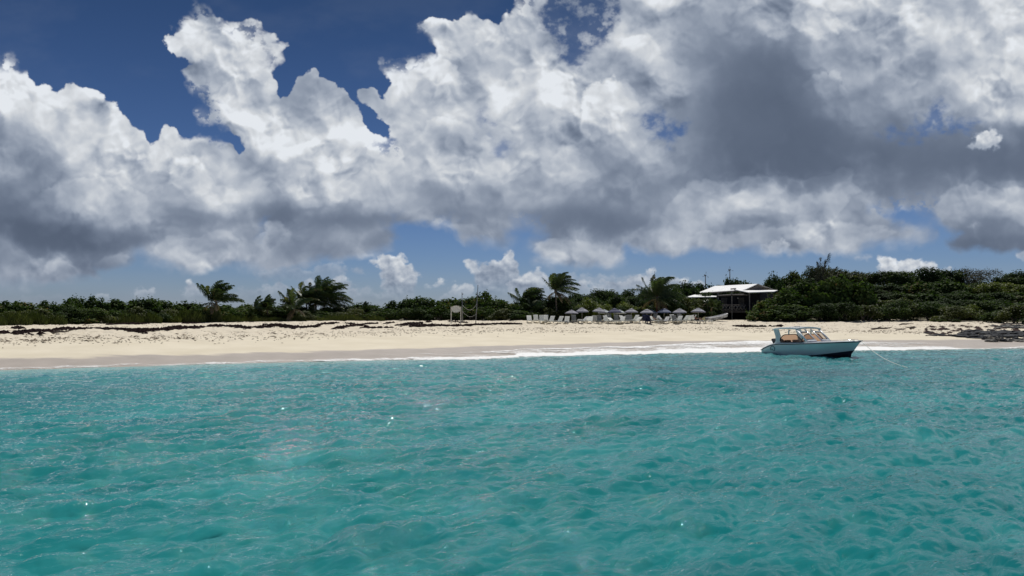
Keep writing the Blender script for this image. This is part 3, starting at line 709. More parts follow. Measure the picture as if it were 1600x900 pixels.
def build_foam():
    m, nt, P, N, L = new_mat('sea_foam')
    P.inputs['Base Color'].default_value = (.86, .86, .84, 1); P.inputs['Roughness'].default_value = .7
    geo = N('ShaderNodeNewGeometry'); mp = N('ShaderNodeMapping'); mp.inputs['Scale'].default_value = (1.0, 2.2, 1); L(geo.outputs['Position'], mp.inputs[0])
    n = N('ShaderNodeTexNoise'); n.inputs['Scale'].default_value = 1.5; n.inputs['Detail'].default_value = 8; n.inputs['Roughness'].default_value = .72; n.inputs['Distortion'].default_value = 1.1; L(mp.outputs[0], n.inputs['Vector'])
    a = N('ShaderNodeAttribute'); a.attribute_name = 'dens'
    s = N('ShaderNodeMath'); s.operation = 'ADD'; L(n.outputs[0], s.inputs[0]); L(a.outputs['Fac'], s.inputs[1])
    r = N('ShaderNodeMapRange'); r.interpolation_type = 'SMOOTHSTEP'; L(s.outputs[0], r.inputs[0]); r.inputs[1].default_value = .80; r.inputs[2].default_value = 1.14; L(r.outputs[0], P.inputs['Alpha'])
    p = np.linspace(-250, 1850, 1500); t = np.linspace(-.30, 1.05, 38)
    PP, TT = np.meshgrid(p, t); d0 = curve(0, PP); d1 = curve(1, PP)
    strong = sst(480, 820, PP)*(1 - .25*sst(1340, 1400, PP))*(1 - .75*sst(1430, 1540, PP)); strong = strong + .25*sst(1580, 1700, PP)
    wv = 1.3*samp(FBM, PP/420, 0*PP+.3) + 2.2*samp(FBM2, PP/260, 0*PP+.6)*sst(480, 700, PP)
    DD = d0 + TT*(d1-d0+.6) + wv*.6*(1-.3*TT) - .5*(1-TT)*(.3+strong); X = (PP-HX)/FPX*DD
    ridge = np.exp(-((TT-.10)/.16)**2)*(.07*strong + .01)*(1+.8*samp(FBM, X/14, DD/14)) + np.exp(-((TT-.5)/.12)**2)*.07*strong
    rise = sst(-.30, .02, TT)
    Z = np.maximum(ground_z(PP, DD), .0) + (.05 + ridge + .03*samp(FBM2, X/3, DD/3)*strong)*rise - .03*(1-rise)
    dens = .33 + .36*np.exp(-((TT-.02)/.22)**2)*(.5+.5*strong) + .16*np.exp(-((TT-.95)/.07)**2) + .10*strong + .09*sst(820, 980, PP)*sst(1480, 1380, PP)
    dens = dens - np.clip(1-strong, 0, 1)*(.04 + .30*sst(.25, .55, TT)) + .22*samp(FBM, X/22, DD/7)
    e = sst(-.30, -.12, TT)*sst(1.05, .98, TT); dens = dens - .16*np.abs(samp(FBM2, X/16+.2, DD/5))*strong*sst(.12, .3, TT) - .10*sst(.1, .5, samp(FBM, X/34, DD/60))*sst(.2, -.1, TT)
    dens = dens*e - .5*(1-e)
    n_, k = Z.shape; V = np.stack([X, DD, Z], -1).reshape(-1, 3)
    i = np.arange(n_-1)[:, None]*k + np.arange(k-1)[None, :]; F = np.stack([i, i+1, i+k+1, i+k], -1).reshape(-1, 4)
    tag(obj('sea_foam', mesh_np('sea_foam', V, F, m, True, vattr={'dens': dens.ravel()})), kind='stuff',
        label='white foam of small waves washing up along the sand', cat='foam')
build_foam()
# ------------------------------------------------------------------ foliage
M_GRAPE = mat_leaf('sea_grape_leaf', (.024, .046, .012), (.055, .092, .022), (.095, .130, .036), .30, .75, .18, dry=(.16, .10, .04))
M_BUSH = mat_leaf('dark_bush_leaf', (.018, .036, .010), (.038, .066, .018), (.075, .108, .030), .3, .7, .2)
M_OLIVE = mat_leaf('olive_leaf', (.040, .055, .014), (.070, .088, .022), (.120, .130, .035), .3, .6, .3)
M_LIME = mat_leaf('yellow_green_leaf', (.070, .095, .016), (.12, .15, .024), (.19, .21, .04), .3, .55, .3)
M_GREY = mat_leaf('grey_scrub_leaf', (.045, .050, .030), (.080, .078, .050), (.14, .125, .09), .15, .7, .2)
M_PALM = mat_leaf('palm_leaf', (.022, .042, .016), (.050, .080, .026), (.11, .14, .055), .3, .42, .5, dry=(.24, .17, .09))
M_DRY = mat_leaf('dry_palm_leaf', (.14, .10, .055), (.24, .18, .10), (.38, .31, .20), .2, .6, .3)
M_BARK = mat_plain('bark', (.11, .09, .07), .9, .3, 9, .6)
M_PALMBARK = mat_plain('palm_trunk', (.17, .14, .11), .9, .3, 12, .7)
M_RUST = mat_plain('red_brown_palm_fibre', (.19, .055, .030), .9, .3, 12, .6)

def leaves(name, C, size, mat, rg, aspect=.8, up=.35, tint=None, out=None, spread=.0):
    """a quad leaf, folded flat, at each centre C; facing partly outwards (out) and partly up"""
    n = len(C); N_ = rg.normal(size=(n, 3)); N_ /= np.linalg.norm(N_, axis=1)[:, None]
    N_ = N_*.8 + np.array([0, 0, up])
    if out is not None: N_ = N_ + out*.6
    N_ /= np.linalg.norm(N_, axis=1)[:, None] + 1e-9
    T = np.cross(N_, rg.normal(size=(n, 3))); T /= np.linalg.norm(T, axis=1)[:, None] + 1e-9; B = np.cross(N_, T)
    s = (np.asarray(size)*rg.uniform(.7, 1.3, n))[:, None]*.5
    V = np.stack([C - T*s, C + B*s*aspect, C + T*s, C - B*s*aspect], 1).reshape(-1, 3)
    F = np.arange(4*n).reshape(-1, 4)
    if tint is None: tint = rg.random(n)
    return mesh_np(name, V, F, mat, False, fattr={'tint': tint})

def lobes(rg, w, d, h, n, flat=.0):
    """overlapping rounded masses filling a w x d x h crown that reaches the ground"""
    c = []
    for i in range(n):
        a = rg.uniform(0, 2*np.pi); r = rg.uniform(0, 1)**.6
        x = math.cos(a)*r; y = math.sin(a)*r
        top = 1 - .45*r**3
        z = rg.uniform(.18, .78)*top
        rad = rg.uniform(.20, .34)*(1 - .2*r)
        c.append((x*w*.5*.80, y*d*.5*.80, z*h, rad*w*.62, rad*d*.62, rad*h*.95))
    return c
def crown_points(rg, LB, n, shell=.55):
    k = rg.integers(0, len(LB), n); L_ = np.array(LB)[k]
    u = rg.normal(size=(n, 3)); u /= np.linalg.norm(u, axis=1)[:, None]; u[:, 2] = np.where(rg.random(n) < .7, np.abs(u[:, 2]), u[:, 2])
    r = rg.uniform(shell, 1.0, n)[:, None]
    P = L_[:, :3] + u*r*L_[:, 3:]; P[:, 2] = np.abs(P[:, 2]) + .03
    clump = (k*0.618) % 1
    return P, u, clump
def stems_mesh(rg, w, h, n=6, thick=.05):
    b = MB()
    for i in range(n):
        a = rg.uniform(0, 6.28); r = rg.uniform(.3, .8)*w*.42; m = rg.uniform(.4, .7)
        x0, y0 = rg.uniform(-.12, .12, 2)*w
        b.tube([(x0, y0, -.3), (x0 + math.cos(a)*r*.35, y0 + math.sin(a)*r*.35, h*m*.5), (x0 + math.cos(a)*r, y0 + math.sin(a)*r, h*.8*m + .2*h)], [thick*1.3, thick, thick*.35], 5)
    return b
PROTO = {}
def shrub_proto(key, kind, seed, w, d, h):
    """meshes of one shrub kind: foliage + stems (shared by its copies)"""
    rg = np.random.default_rng(seed)
    if kind == 'grape':              # rosettes of round leathery leaves
        LB = lobes(rg, w, d, h*.93, 16); P, U, cl = crown_points(rg, LB, 620, .55)
        # a few shoots standing above the crown
        s = rg.integers(0, len(P), 46); SP = P[s].copy(); SP[:, 2] += rg.uniform(.08, .32, 46)*h*.6*(SP[:, 2] > h*.55); P = np.concatenate([P, SP]); U = np.concatenate([U, U[s]]); cl = np.concatenate([cl, cl[s]])
        m = 7; C = np.repeat(P, m, 0) + rg.normal(size=(len(P)*m, 3))*np.array([.13, .13, .11]); O = np.repeat(U, m, 0)
        t = np.clip(np.repeat(.12 + .45*cl + .30*rg.random(len(P)), m) + rg.normal(size=len(C))*.14, 0, 1)
        me = leaves('foliage', C, .205, M_GRAPE, rg, .9, .45, t, O)
    elif kind in ('bush', 'lime', 'olive', 'grey'):
        mt = {'bush': M_BUSH, 'lime': M_LIME, 'olive': M_OLIVE, 'grey': M_GREY}[kind]
        LB = lobes(rg, w, d, h*.96, 18); P, U, cl = crown_points(rg, LB, 1500 if kind != 'grey' else 1000, .6)
        m = 4; C = np.repeat(P, m, 0) + rg.normal(size=(len(P)*m, 3))*.10*np.array([1, 1, .7]); O = np.repeat(U, m, 0)
        t = np.clip(np.repeat(.1 + .5*cl + .25*rg.random(len(P)), m) + rg.normal(size=len(C))*.10, 0, .93)
        me = leaves('foliage', C, .15 if kind != 'grey' else .085, mt, rg, .62, .5, t, O)
    elif kind == 'reed':             # upright, wispy seaside scrub
        n = 3400; a = rg.uniform(0, 6.28, n); r = np.sqrt(rg.random(n)); hh = h*(1-.45*r**2)*rg.uniform(.45, 1.05, n)
        B0 = np.stack([np.cos(a)*r*w*.5, np.sin(a)*r*d*.5, hh*rg.uniform(0, .55, n)], 1)
        dv = np.stack([rg.normal(size=n)*.16 + .14, rg.normal(size=n)*.16, np.ones(n)], 1)*(hh*.42)[:, None]
        wd = rg.normal(size=(n, 3))*np.array([1, 1, .1]); wd = wd/np.linalg.norm(wd, axis=1)[:, None]*rg.uniform(.012, .03, n)[:, None]
        V = np.stack([B0 - wd, B0 + wd, B0 + dv*1. + wd*.3, B0 + dv - wd*.3], 1).reshape(-1, 3)
        me = mesh_np('foliage', V, np.arange(4*n).reshape(-1, 4), M_OLIVE, False, fattr={'tint': np.clip(rg.random(n)*.8, 0, .9)})
    co = np.empty(len(me.vertices)*3, np.float32); me.vertices.foreach_get('co', co); co = co.reshape(-1, 3)
    co[:, 0] *= w*.5/np.percentile(np.abs(co[:, 0]), 97); co[:, 1] *= d*.5/np.percentile(np.abs(co[:, 1]), 97); co[:, 2] *= h/np.percentile(co[:, 2], 99)
    me.vertices.foreach_set('co', co.ravel()); me.update()
    st = stems_mesh(rg, w*.8, h*.8, 6 if kind != 'reed' else 3, .035 if kind == 'reed' else .05)
    PROTO[key] = [kind, me, st, None, (w, d, h)]
def put_shrub(key, p, D, w, h, label, group, name, cat='shrub', dz=0., wd=None):
    kind, me, st, sm, (w0, d0, h0) = PROTO[key]
    o = thing(name, pos(p, D, dz - .05), label, cat, group, rz=random.uniform(-.5, .5) + random.choice([0, math.pi]))
    o.scale = (w/w0, (wd or w)/d0, h/h0)
    f = obj('foliage', me, o)
    if sm is None:
        s = st.build('stem', M_BARK, o); PROTO[key][3] = s.data
    else: s = obj('stem', sm, o)
    return o
for i in range(5): shrub_proto(f'grape{i}', 'grape', 20+i, 3.4, 3.0, 2.4)
for i in range(4): shrub_proto(f'bush{i}', 'bush', 40+i, 3.4, 3.0, 2.4)
for i in range(2): shrub_proto(f'lime{i}', 'lime', 60+i, 3.4, 3.0, 2.0)
for i in range(3): shrub_proto(f'olive{i}', 'olive', 70+i, 3.4, 3.0, 2.2)
for i in range(2): shrub_proto(f'grey{i}', 'grey', 80+i, 3.4, 3.0, 2.2)
for i in range(3): shrub_proto(f'reed{i}', 'reed', 90+i, 2.8, 2.0, 1.5)
rnd = random.Random(8)
def top_to_h(p, y, D): return (EYE - (y - HORIZON)/FPX*D) - float(ground_z(p, D)) + .05

# left hedge: skyline read off the photograph (column, row of the leaf tops)
SKY_L = [(-400,476),(-200,472),(0,473),(25,470),(60,471),(100,473),(115,465),(140,466),(180,467),(240,467),(262,468),(290,474),(330,476),(380,477),(430,478),(470,480),(520,480),(560,476),(580,478),(600,473),(640,469),(665,464),(700,466),(735,465),(758,457),(775,463),(790,469),(805,467),(830,474)]
def skyline(T, p): return float(np.interp(p, [a for a, b in T], [b for a, b in T]))
HEDGE_L = 'sea grape shrubs of the long hedge on the left half of the beach'
def left_zone(p):
    if p < -20: return 'beyond the left picture edge'
    if p < 120: return 'near the left edge'
    if p < 300: return 'left of the first palm'
    if p < 560: return 'among the left palms'
    if p < 700: return 'left of the oval sign'
    return 'right of the oval sign'
p = -330
while p < 835:
    D = float(curve(4, p)) + rnd.uniform(4.4, 6.0)
    wpx = rnd.uniform(30, 44); y = skyline(SKY_L, p) + rnd.uniform(-1.2, 2.2)
    w = wpx*1.35*D/FPX; h = top_to_h(p, y, D)
    z = left_zone(p)
    put_shrub(f'grape{rnd.randrange(5)}', p, D, w, h/1.06, f"{nth('back'+z)} tall sea grape from the left, hedge back row, {z}", f'back row sea grapes {z}', 'sea_grape_shrub', wd=3.0)
    p += wpx*.74
p = -330
while p < 820:
    D = float(curve(4, p)) + rnd.uniform(1.2, 2.4); wpx = rnd.uniform(28, 42)
    dy = (500 - skyline(SKY_L, p))*rnd.uniform(.50, .72); y = min(497, 503 - dy)
    if 318 < p < 560: y = rnd.uniform(482, 488)
    h = max(.5, top_to_h(p, y, D)); z = left_zone(p)
    kind = rnd.choice(['grape', 'grape', 'bush', 'olive']) if not (200 < p < 620 or p < 80) else rnd.choice(['olive', 'bush', 'olive', 'grape'])
    n = {'grape': 5, 'bush': 4, 'olive': 3}[kind]
    put_shrub(f'{kind}{rnd.randrange(n)}', p, D, wpx*1.3*D/FPX, h, nth('fr'+kind+z) + {'grape': ' low sea grape', 'bush': ' low dark bush', 'olive': ' low olive bush'}[kind] + f' from the left, hedge front row, {z}', f'front row {kind if kind != "grape" else "sea grape"} shrubs {z}', {'grape': 'sea_grape_shrub', 'bush': 'dark_bush', 'olive': 'olive_bush'}[kind], wd=2.4)
    p += wpx*.72
p = -300
while p < 600:
    D = float(curve(4, p)) + rnd.uniform(.2, .9); wpx = rnd.uniform(30, 46); z = left_zone(p)
    dens = 1.0 if (p < 90 or 190 < p < 345) else .45
    if rnd.random() < dens or p > 345:
        put_shrub(f'reed{rnd.randrange(3)}', p, D, wpx*1.3*D/FPX, rnd.uniform(.9, 1.55) if 190 < p < 330 or p < 90 else rnd.uniform(.6, 1.0), f"{nth('reed'+z)} wispy scrub clump from the left, edge of the sand, {z}", f'wispy scrub at the foot of the hedge {z}', 'seaside_scrub', wd=1.6)
    p += wpx*.8

# middle: behind the palms and loungers
def mid_shrubs(lst):
    for key, p, D, wpx, ytop, name, label, group, wd in lst:
        put_shrub(key, p, D, wpx*1.08*D/FPX, max(.6, top_to_h(p, ytop, D)), label, group, name, wd=wd)
mid_shrubs([
 ('bush0', 842, 113, 40, 478, 'dark_bush', 'dark bush at the foot of the shorter windswept palm, behind the leftmost loungers', None, 3),
 ('bush1', 868, 112, 42, 464, 'dark_bush', 'rounded dark green bush just right of the shorter palm and under the tall one', None, 4),
 ('bush2', 886, 113, 36, 470, 'dark_bush', 'dark bush right of the tall palm trunk, behind the first umbrella', None, 3),
 ('olive0', 858, 109.5, 34, 482, 'olive_bush', 'low bush between the two middle palms behind the pale loungers', None, 3),
 ('olive1', 880, 109.5, 30, 486, 'olive_bush', 'low dull green bush behind the lounger nearest the first umbrella', None, 2),
 ('lime0', 905, 114, 26, 476, 'yellow_green_bush', 'small yellow green bush behind the two leftmost umbrellas', None, 3),
 ('lime1', 926, 115, 40, 469, 'yellow_green_bush', 'large bright yellow green bush behind the second and third umbrellas', None, 4),
 ('lime0', 940, 112, 28, 477, 'yellow_green_bush', 'yellow green bush above the overlapping third and fourth umbrellas', None, 3),
 ('lime1', 984, 115, 44, 475, 'yellow_green_bush', 'yellow green bush behind the umbrellas left of the big bending palm', None, 3),
 ('olive2', 1000, 111, 24, 483, 'olive_bush', 'low green bush between the umbrellas left of the big bending palm', None, 2),
 ('bush3', 960, 114, 34, 480, 'dark_bush', 'dark bush behind the navy umbrella', None, 3),
 ('bush0', 1050, 113, 46, 473, 'dark_bush', 'dark bush in the shade right of the big bending palm', None, 3),
 ('olive0', 1068, 114, 30, 467, 'olive_bush', 'olive bush behind the two umbrellas right of the big palm', None, 4),
 ('olive2', 1086, 117, 30, 468, 'olive_bush', 'olive green bush below the low left roof of the beach house', None, 3),
 ('bush1', 1106, 119, 34, 468, 'dark_bush', 'dark bush beneath the low left roof beside the house wall', None, 3),
 ('bush2', 1098, 116, 30, 480, 'dark_bush', 'low dark bush behind the rightmost umbrella', None, 2)])
# tree line far behind the umbrellas
SKY_M = [(800,474),(830,470),(870,470),(890,461),(905,457),(930,456),(960,454),(985,455),(1010,453),(1040,448),(1065,445),(1085,446),(1100,448),(1115,452),(1150,452),(1220,452)]
p = 820
while p < 1230:
    D = rnd.uniform(146, 160); wpx = rnd.uniform(24, 36); y = skyline(SKY_M, p) + rnd.uniform(-1, 1.5)
    put_shrub(rnd.choice(['bush0', 'bush1', 'bush2', 'bush3']), p, D, wpx*1.5*D/FPX, top_to_h(p, y, D), nth('dist') + ' dark tree from the left in the distant line behind the umbrellas', 'distant dark trees behind the umbrellas', 'evergreen_tree', 'tree', wd=5)
    p += wpx*.62
p = 825
while p < 1120:
    D = rnd.uniform(124, 134); wpx = rnd.uniform(26, 38)
    y = skyline(SKY_M, p) + rnd.uniform(7, 16)
    put_shrub(rnd.choice(['bush0', 'bush1', 'bush3']), p, D, wpx*1.4*D/FPX, top_to_h(p, y, D), nth('thick') + ' bushy tree from the left in the shaded thicket behind the umbrellas', 'shaded thicket behind the umbrellas', 'bushy_tree', 'tree', wd=4)
    p += wpx*.62
mid_shrubs([
 ('bush1', 1148, 150, 44, 438.5, 'round_topped_tree', 'dark tree top showing over the middle of the beach house roof', None, 5),
 ('grape2', 1135, 152, 24, 441, 'round_topped_tree', 'smaller leafy tree top behind the left half of the house roof', None, 4),
 ('bush3', 1196, 148, 34, 433, 'round_topped_tree', 'rounded dark tree standing behind the right end of the house roof', None, 5),
 ('bush0', 1216, 140, 30, 443, 'round_topped_tree', 'dark tree between the house roof and the wooded hill', None, 4)])
# wooded slope on the right
SKY_R = [(1200,446),(1212,440),(1225,430),(1240,427),(1255,425),(1268,420),(1290,419),(1310,420),(1322,427),(1350,428),(1380,425),(1400,421),(1425,423),(1450,421),(1480,423),(1500,419),(1530,418),(1545,421),(1560,427),(1580,426),(1600,427),(1700,424),(1800,430),(1950,436),(2100,445)]
def right_zone(p):
    if p < 1310: return 'near the house'
    if p < 1440: return 'behind the boat'
    if p < 1620: return 'near the right edge'
    return 'beyond the right edge'
rows = [(150, 0, 1.6), (138, .26, 1.4), (128, .46, 1.3), (120, .62, 1.3)]
for ri, (D0_, fr, ws) in enumerate(rows):
    p = 1196 if ri < 2 else (1262 if ri == 2 else 1300)
    while p < 2050:
        D = D0_ + rnd.uniform(-2.5, 2.5); wpx = rnd.uniform(30, 50) if p < 1650 else 60
        top = skyline(SKY_R, p); y = top + (500 - top)*fr + rnd.uniform(-2, 3)
        zone = right_zone(p)
        if ri == 0:
            kind = 'grey' if (1400 < p < 1470 or 1480 < p < 1560) and rnd.random() < .75 else rnd.choice(['bush', 'olive', 'bush'])
            if 1415 < p < 1480 and kind == 'olive': kind = 'bush'
        elif ri == 1: kind = rnd.choice(['bush', 'olive', 'bush', 'grape']) if not (1540 < p < 1620) else 'lime'
        else: kind = rnd.choice(['bush', 'bush', 'olive', 'grape', 'lime'] if p > 1440 else ['bush', 'bush', 'olive', 'grape'])
        n = {'grape': 5, 'bush': 4, 'olive': 3, 'lime': 2, 'grey': 2}[kind]
        rowname = ['on the skyline', 'high on the slope', 'mid slope', 'low on the slope'][ri]
        lk = {'grape': 'sea grape tree', 'bush': 'dark green tree', 'olive': 'olive green tree', 'lime': 'yellow green tree', 'grey': 'grey twiggy tree'}[kind]
        put_shrub(f'{kind}{rnd.randrange(n)}', p, D, wpx*1.45*D/FPX, max(1.5, top_to_h(p, y, D)), f'{nth(lk+rowname+zone)} {lk} from the left, {rowname}, {zone}', f'{lk}s {rowname} {zone}', {'grape': 'sea_grape_tree', 'bush': 'dark_green_tree', 'olive': 'olive_green_tree', 'lime': 'yellow_green_tree', 'grey': 'twiggy_tree'}[kind], 'tree', wd=4.5)
        p += wpx*.66
# foreground thicket of big sea grapes right of the house, reaching down to the sand
for key, p, D, wpx, y, txt in [
 ('grape0', 1190, 109, 42, 484, 'low sea grape shrub at the left foot of the thicket before the house'),
 ('grape1', 1204, 111, 50, 470, 'sea grape shrub spilling toward the right corner of the beach house'),
 ('grape2', 1228, 112, 62, 457, 'broad sea grape shrub just right of the beach house roof edge'),
 ('grape3', 1262, 114, 70, 444, 'tall rounded sea grape above the stern of the moored boat'),
 ('grape4', 1300, 114, 72, 438, 'tallest sea grape in the thicket above the boat cabin'),
 ('grape0', 1336, 115, 60, 444, 'sea grape shrub above the bow of the moored boat'),
 ('grape3', 1215, 108, 40, 488, 'low sea grape branch mass on the sand left of the boat'),
 ('grape4', 1245, 109, 50, 478, 'sea grape shrub hanging over the sand behind the boat roof'),
 ('bush2', 1282, 109, 54, 476, 'dense dark bush at the sand edge directly behind the boat cabin'),
 ('bush1', 1318, 109, 50, 474, 'dense dark bush at the sand edge behind the boat windscreen'),
 ('olive1', 1350, 110, 52, 478, 'olive bush at the sand edge right above the boat bow'),
 ('bush3', 1385, 112, 58, 472, 'dark bush at the sand edge a little right of the mooring line'),
 ('olive0', 1420, 114, 56, 468, 'olive green bush where the sand narrows right of the boat'),
 ('bush0', 1456, 113, 56, 474, 'dark bush behind the left end of the seaweed and rocks'),
 ('olive2', 1490, 110, 54, 480, 'low olive bush standing behind the brown seaweed drifts'),
 ('lime1', 1512, 116, 44, 478, 'yellow green bush left of the sandy gap among the rocks'),
 ('bush3', 1556, 108, 48, 484, 'dark bush right of the sandy gap above the black rocks'),
 ('olive1', 1590, 106, 56, 478, 'olive bush at the right edge above the black rocks'),
 ('bush1', 1640, 104, 70, 480, 'dark bush beyond the right edge of the picture'),
 ('bush2', 1720, 104, 90, 476, 'dark bush well outside the picture on the right')]:
    put_shrub(key, p, D, wpx*1.12*D/FPX, top_to_h(p, y, D), txt, None, {'g': 'sea_grape_shrub', 'b': 'dark_bush', 'o': 'olive_bush', 'l': 'yellow_green_bush'}[key[0]], wd=3.4)
# small plants creeping onto the sand
for i, (p, dd) in enumerate([(1188, -1.0), (1197, -2.2), (1222, -2), (1240, -3), (1252, -1.5), (1268, -3.4), (1290, -2.0), (1300, -3.6), (1318, -2.6), (1330, -1.2), (1352, -1.0), (1382, -1.6), (1460, -3), (1470, -4), (1478, -2), (1495, -3), (1232, -.8), (1280, -1)]):
    D = float(curve(4, p)) + dd
    put_shrub(f'grape{i % 5}', p, D, rnd.uniform(.7, 1.6), rnd.uniform(.2, .5), ordinal(i+1) + ' leafy runner creeping over the sand at the foot of the right thicket', 'runners creeping onto the sand', 'creeping_plant', 'plant', wd=rnd.uniform(.5, 1.2))

# feathery casuarina rising over the hill
def casuarina():
    rg = np.random.default_rng(4); D = 140.; base = pos(1285, D, -.1); t = thing('feathery_tree', base, 'feathery grey green tree leaning right, tallest point of the wooded hill', 'tree')
    s = D/FPX
    def rel(p, y): return Vector(((p-1285)*s, 0, EYE-(y-HORIZON)*s - base.z))
    tr = MB(); tr.tube([(0, 0, 0), rel(1284, 440), rel(1288, 418), rel(1297, 398)], [.14, .10, .06, .015], 6); tr.build('trunk', M_BARK, t)
    C = []; lim = MB()
    spec = [((1284, 442), (1282, 403), 1.0), ((1286, 430), (1296, 397), 1.0), ((1283, 440), (1264, 416), .9), ((1284, 436), (1272, 420), .8), ((1286, 438), (1308, 418), .8), ((1284, 444), (1256, 430), .8), ((1287, 440), (1316, 426), .8), ((1285, 430), (1289, 408), .8), ((1284, 425), (1278, 410), .7)]
    for a, b, k in spec:
        A = rel(*a); B = rel(*b); A.y += rg.normal()*.3; B.y += rg.normal()*.6
        lim.tube([A, A.lerp(B, .5) + Vector((-.15, 0, .1)), B], [.05, .03, .008], 5)
        n = 240; tt = rg.random(n)**.8
        for q in tt:
            c = A.lerp(B, q); w = .42*k*(1.15-q*.85)
            C.append((c.x + rg.normal()*w, c.y + rg.normal()*w, c.z + rg.normal()*w*.8))
    lim.build('limb', M_BARK, t)
    C = np.array(C); n = len(C); dv = np.stack([.10 + .05*rg.normal(size=n), .05*rg.normal(size=n), .13 + .05*rg.normal(size=n)], 1)*1.5; wd = rg.normal(size=(n, 3))*.022
    V = np.stack([C-wd, C+wd, C+dv+wd*.4, C+dv-wd*.4], 1).reshape(-1, 3)
    obj('foliage', mesh_np('foliage', V, np.arange(4*n).reshape(-1, 4), M_GREY, False, fattr={'tint': rg.random(n)*.7}), t)
casuarina()

# ------------------------------------------------------------------ palms
def frond_mesh(rg, L_, az, el, droop, wind, mat, ragged=0., nleaf=40, leaf=.74, sway=None):
    """midrib curving under gravity and wind, leaflets on both sides streaming down-wind"""
    W_ = Vector((1, sway if sway is not None else rg.normal()*.15, -.10)).normalized()*wind
    d = Vector((math.cos(az)*math.cos(el), math.sin(az)*math.cos(el), math.sin(el))); p = Vector((0, 0, 0)); P = [p.copy()]; Dr = [d.copy()]; n = 12
    for i in range(n):
        k = (i+1)/n
        d = (d + (Vector((0, 0, -1))*droop + W_)*(.10 + .26*k)).normalized(); p = p + d*(L_/n); P.append(p.copy()); Dr.append(d.copy())
    V = []; F = []; T = []
    def quad(a, b, c, e, t): i = len(V); V.extend([a, b, c, e]); F.append((i, i+1, i+2, i+3)); T.append(t)
    for i in range(n):                      # the midrib, a narrow 3-sided stalk
        r0 = .028*(1-i/n)+.006; r1 = .028*(1-(i+1)/n)+.006
        s = Dr[i].cross(Vector((0, 0, 1))); s = s.normalized() if s.length > .05 else Vector((0, 1, 0)); u = s.cross(Dr[i])
        o = [s, (-s + u)*.7, (-s-u)*.7]
        for k in range(3): quad(P[i]+o[k]*r0, P[i]+o[(k+1) % 3]*r0, P[i+1]+o[(k+1) % 3]*r1, P[i+1]+o[k]*r1, .9)
    base = rg.uniform(.15, .75)
    for j in range(nleaf):
        f = .14 + .86*j/nleaf; q = f*n; i = min(int(q), n-1); c = P[i].lerp(P[i+1], q-i); dd = Dr[i]
        s = dd.cross(Vector((0, 0, 1))); s = s.normalized() if s.length > .05 else Vector((0, 1, 0))
        ll = leaf*L_*.42*math.sin(math.pi*min(1, .18 + f*.80))**.6
        for sg in (-1, 1):
            if rg.random() < ragged*.6: continue
            a = (dd*.55 + s*sg*.85 + Vector((0, 0, .12)) + Vector(rg.normal(size=3))*.10).normalized()
            b = (a*.35 + W_*.9 + Vector((0, 0, -.75)) + dd*.25).normalized()
            l1 = ll*rg.uniform(.8, 1.1)*(1-ragged*.35); m = c + a*l1*.45; e = m + b*l1*.6
            w = dd*.042; t = min(.95, max(0, base + rg.normal()*.14))
            quad(c-w, c+w, m+w*.95, m-w*.95, t); quad(m-w*.95, m+w*.95, e+w*.15, e-w*.15, t)
    V = np.array([tuple(v) for v in V])
    return mesh_np('frond', V, np.array(F), mat, False, fattr={'tint': np.array(T)})
def palm(p, D, crown, size, label, seed, nf=20, trunk=.11, wind=.8, lean=0., dry=3, el_rng=(.15, 1.45), ragleft=True, az_bias=None, spear=None, rust=False, young=False, name='coconut_palm', group=None, extra=()):
    rg = np.random.default_rng(seed); base = pos(p, D, -.05); t = thing(name, base, label, 'palm tree', group)
    s = D/FPX; cz = EYE - (crown[1]-HORIZON)*s - base.z; cx = (crown[0]-p)*s; top = Vector((cx, 0, cz)); L_ = size*s
    tr = MB(); pts = []
    for i in range(9):
        k = i/8; pts.append(Vector((cx*k**1.5 + lean*math.sin(k*math.pi), .05*math.sin(k*5), cz*k)))
    rr = [trunk*(1.35 - .6*min(1, i/3) + (.03 if i % 2 else 0)*1) for i in range(9)]
    tr.tube(pts, rr, 8); tr.build('trunk', M_RUST if rust else M_PALMBARK, t, label='red brown fibrous trunk' if rust else None)
    hb = MB(); hb.sphere(top + Vector((0, 0, .02)), trunk*1.5, 8, (1, 1, 1.6)); hb.build('crown_shaft', M_PALMBARK, t)
    def add(az, el, Lk, mat, rag=0., droop=.28, w=wind, lb=None, nl=40, leaf=.74):
        o = obj('frond', frond_mesh(rg, L_*Lk, az, el, droop, w*.54, mat, rag, nl, leaf), t); o.location = top
        if lb: o['label'] = lb
    for i in range(nf):
        az = rg.uniform(0, 2*math.pi) if az_bias is None else rg.normal()*az_bias[1] + az_bias[0]
        el = el_rng[0] + (el_rng[1]-el_rng[0])*((i+.5)/nf)**.8
        el += max(0, 1.45-el)*.38*max(0, -math.cos(az))
        add(az, el, rg.uniform(.85, 1.08), M_PALM, 0., rg.uniform(.22, .42))
    for i in range(dry):
        add(rg.uniform(0, 2*math.pi), rg.uniform(-.5, .15), rg.uniform(.6, .85), M_DRY, .35, .55, wind*.4, 'dry brown frond')
    for (az, el, Lk, rag, dr, w, mt) in extra:
        add(az, el, Lk, {'g': M_PALM, 'd': M_DRY}[mt], rag, dr, w, 'ragged frond standing out to the left' if mt == 'g' else 'dry brown frond', 26)
    if spear:
        sp = MB(); a = W3(spear[0], spear[1], D) - base; sp.tube([top, top.lerp(a, .5) + Vector((-.05, 0, 0)), a], [.09, .06, .015], 6); sp.build('spear_leaf', M_PALM, t, label='unopened leaf standing straight up')
    return t
PI = math.pi
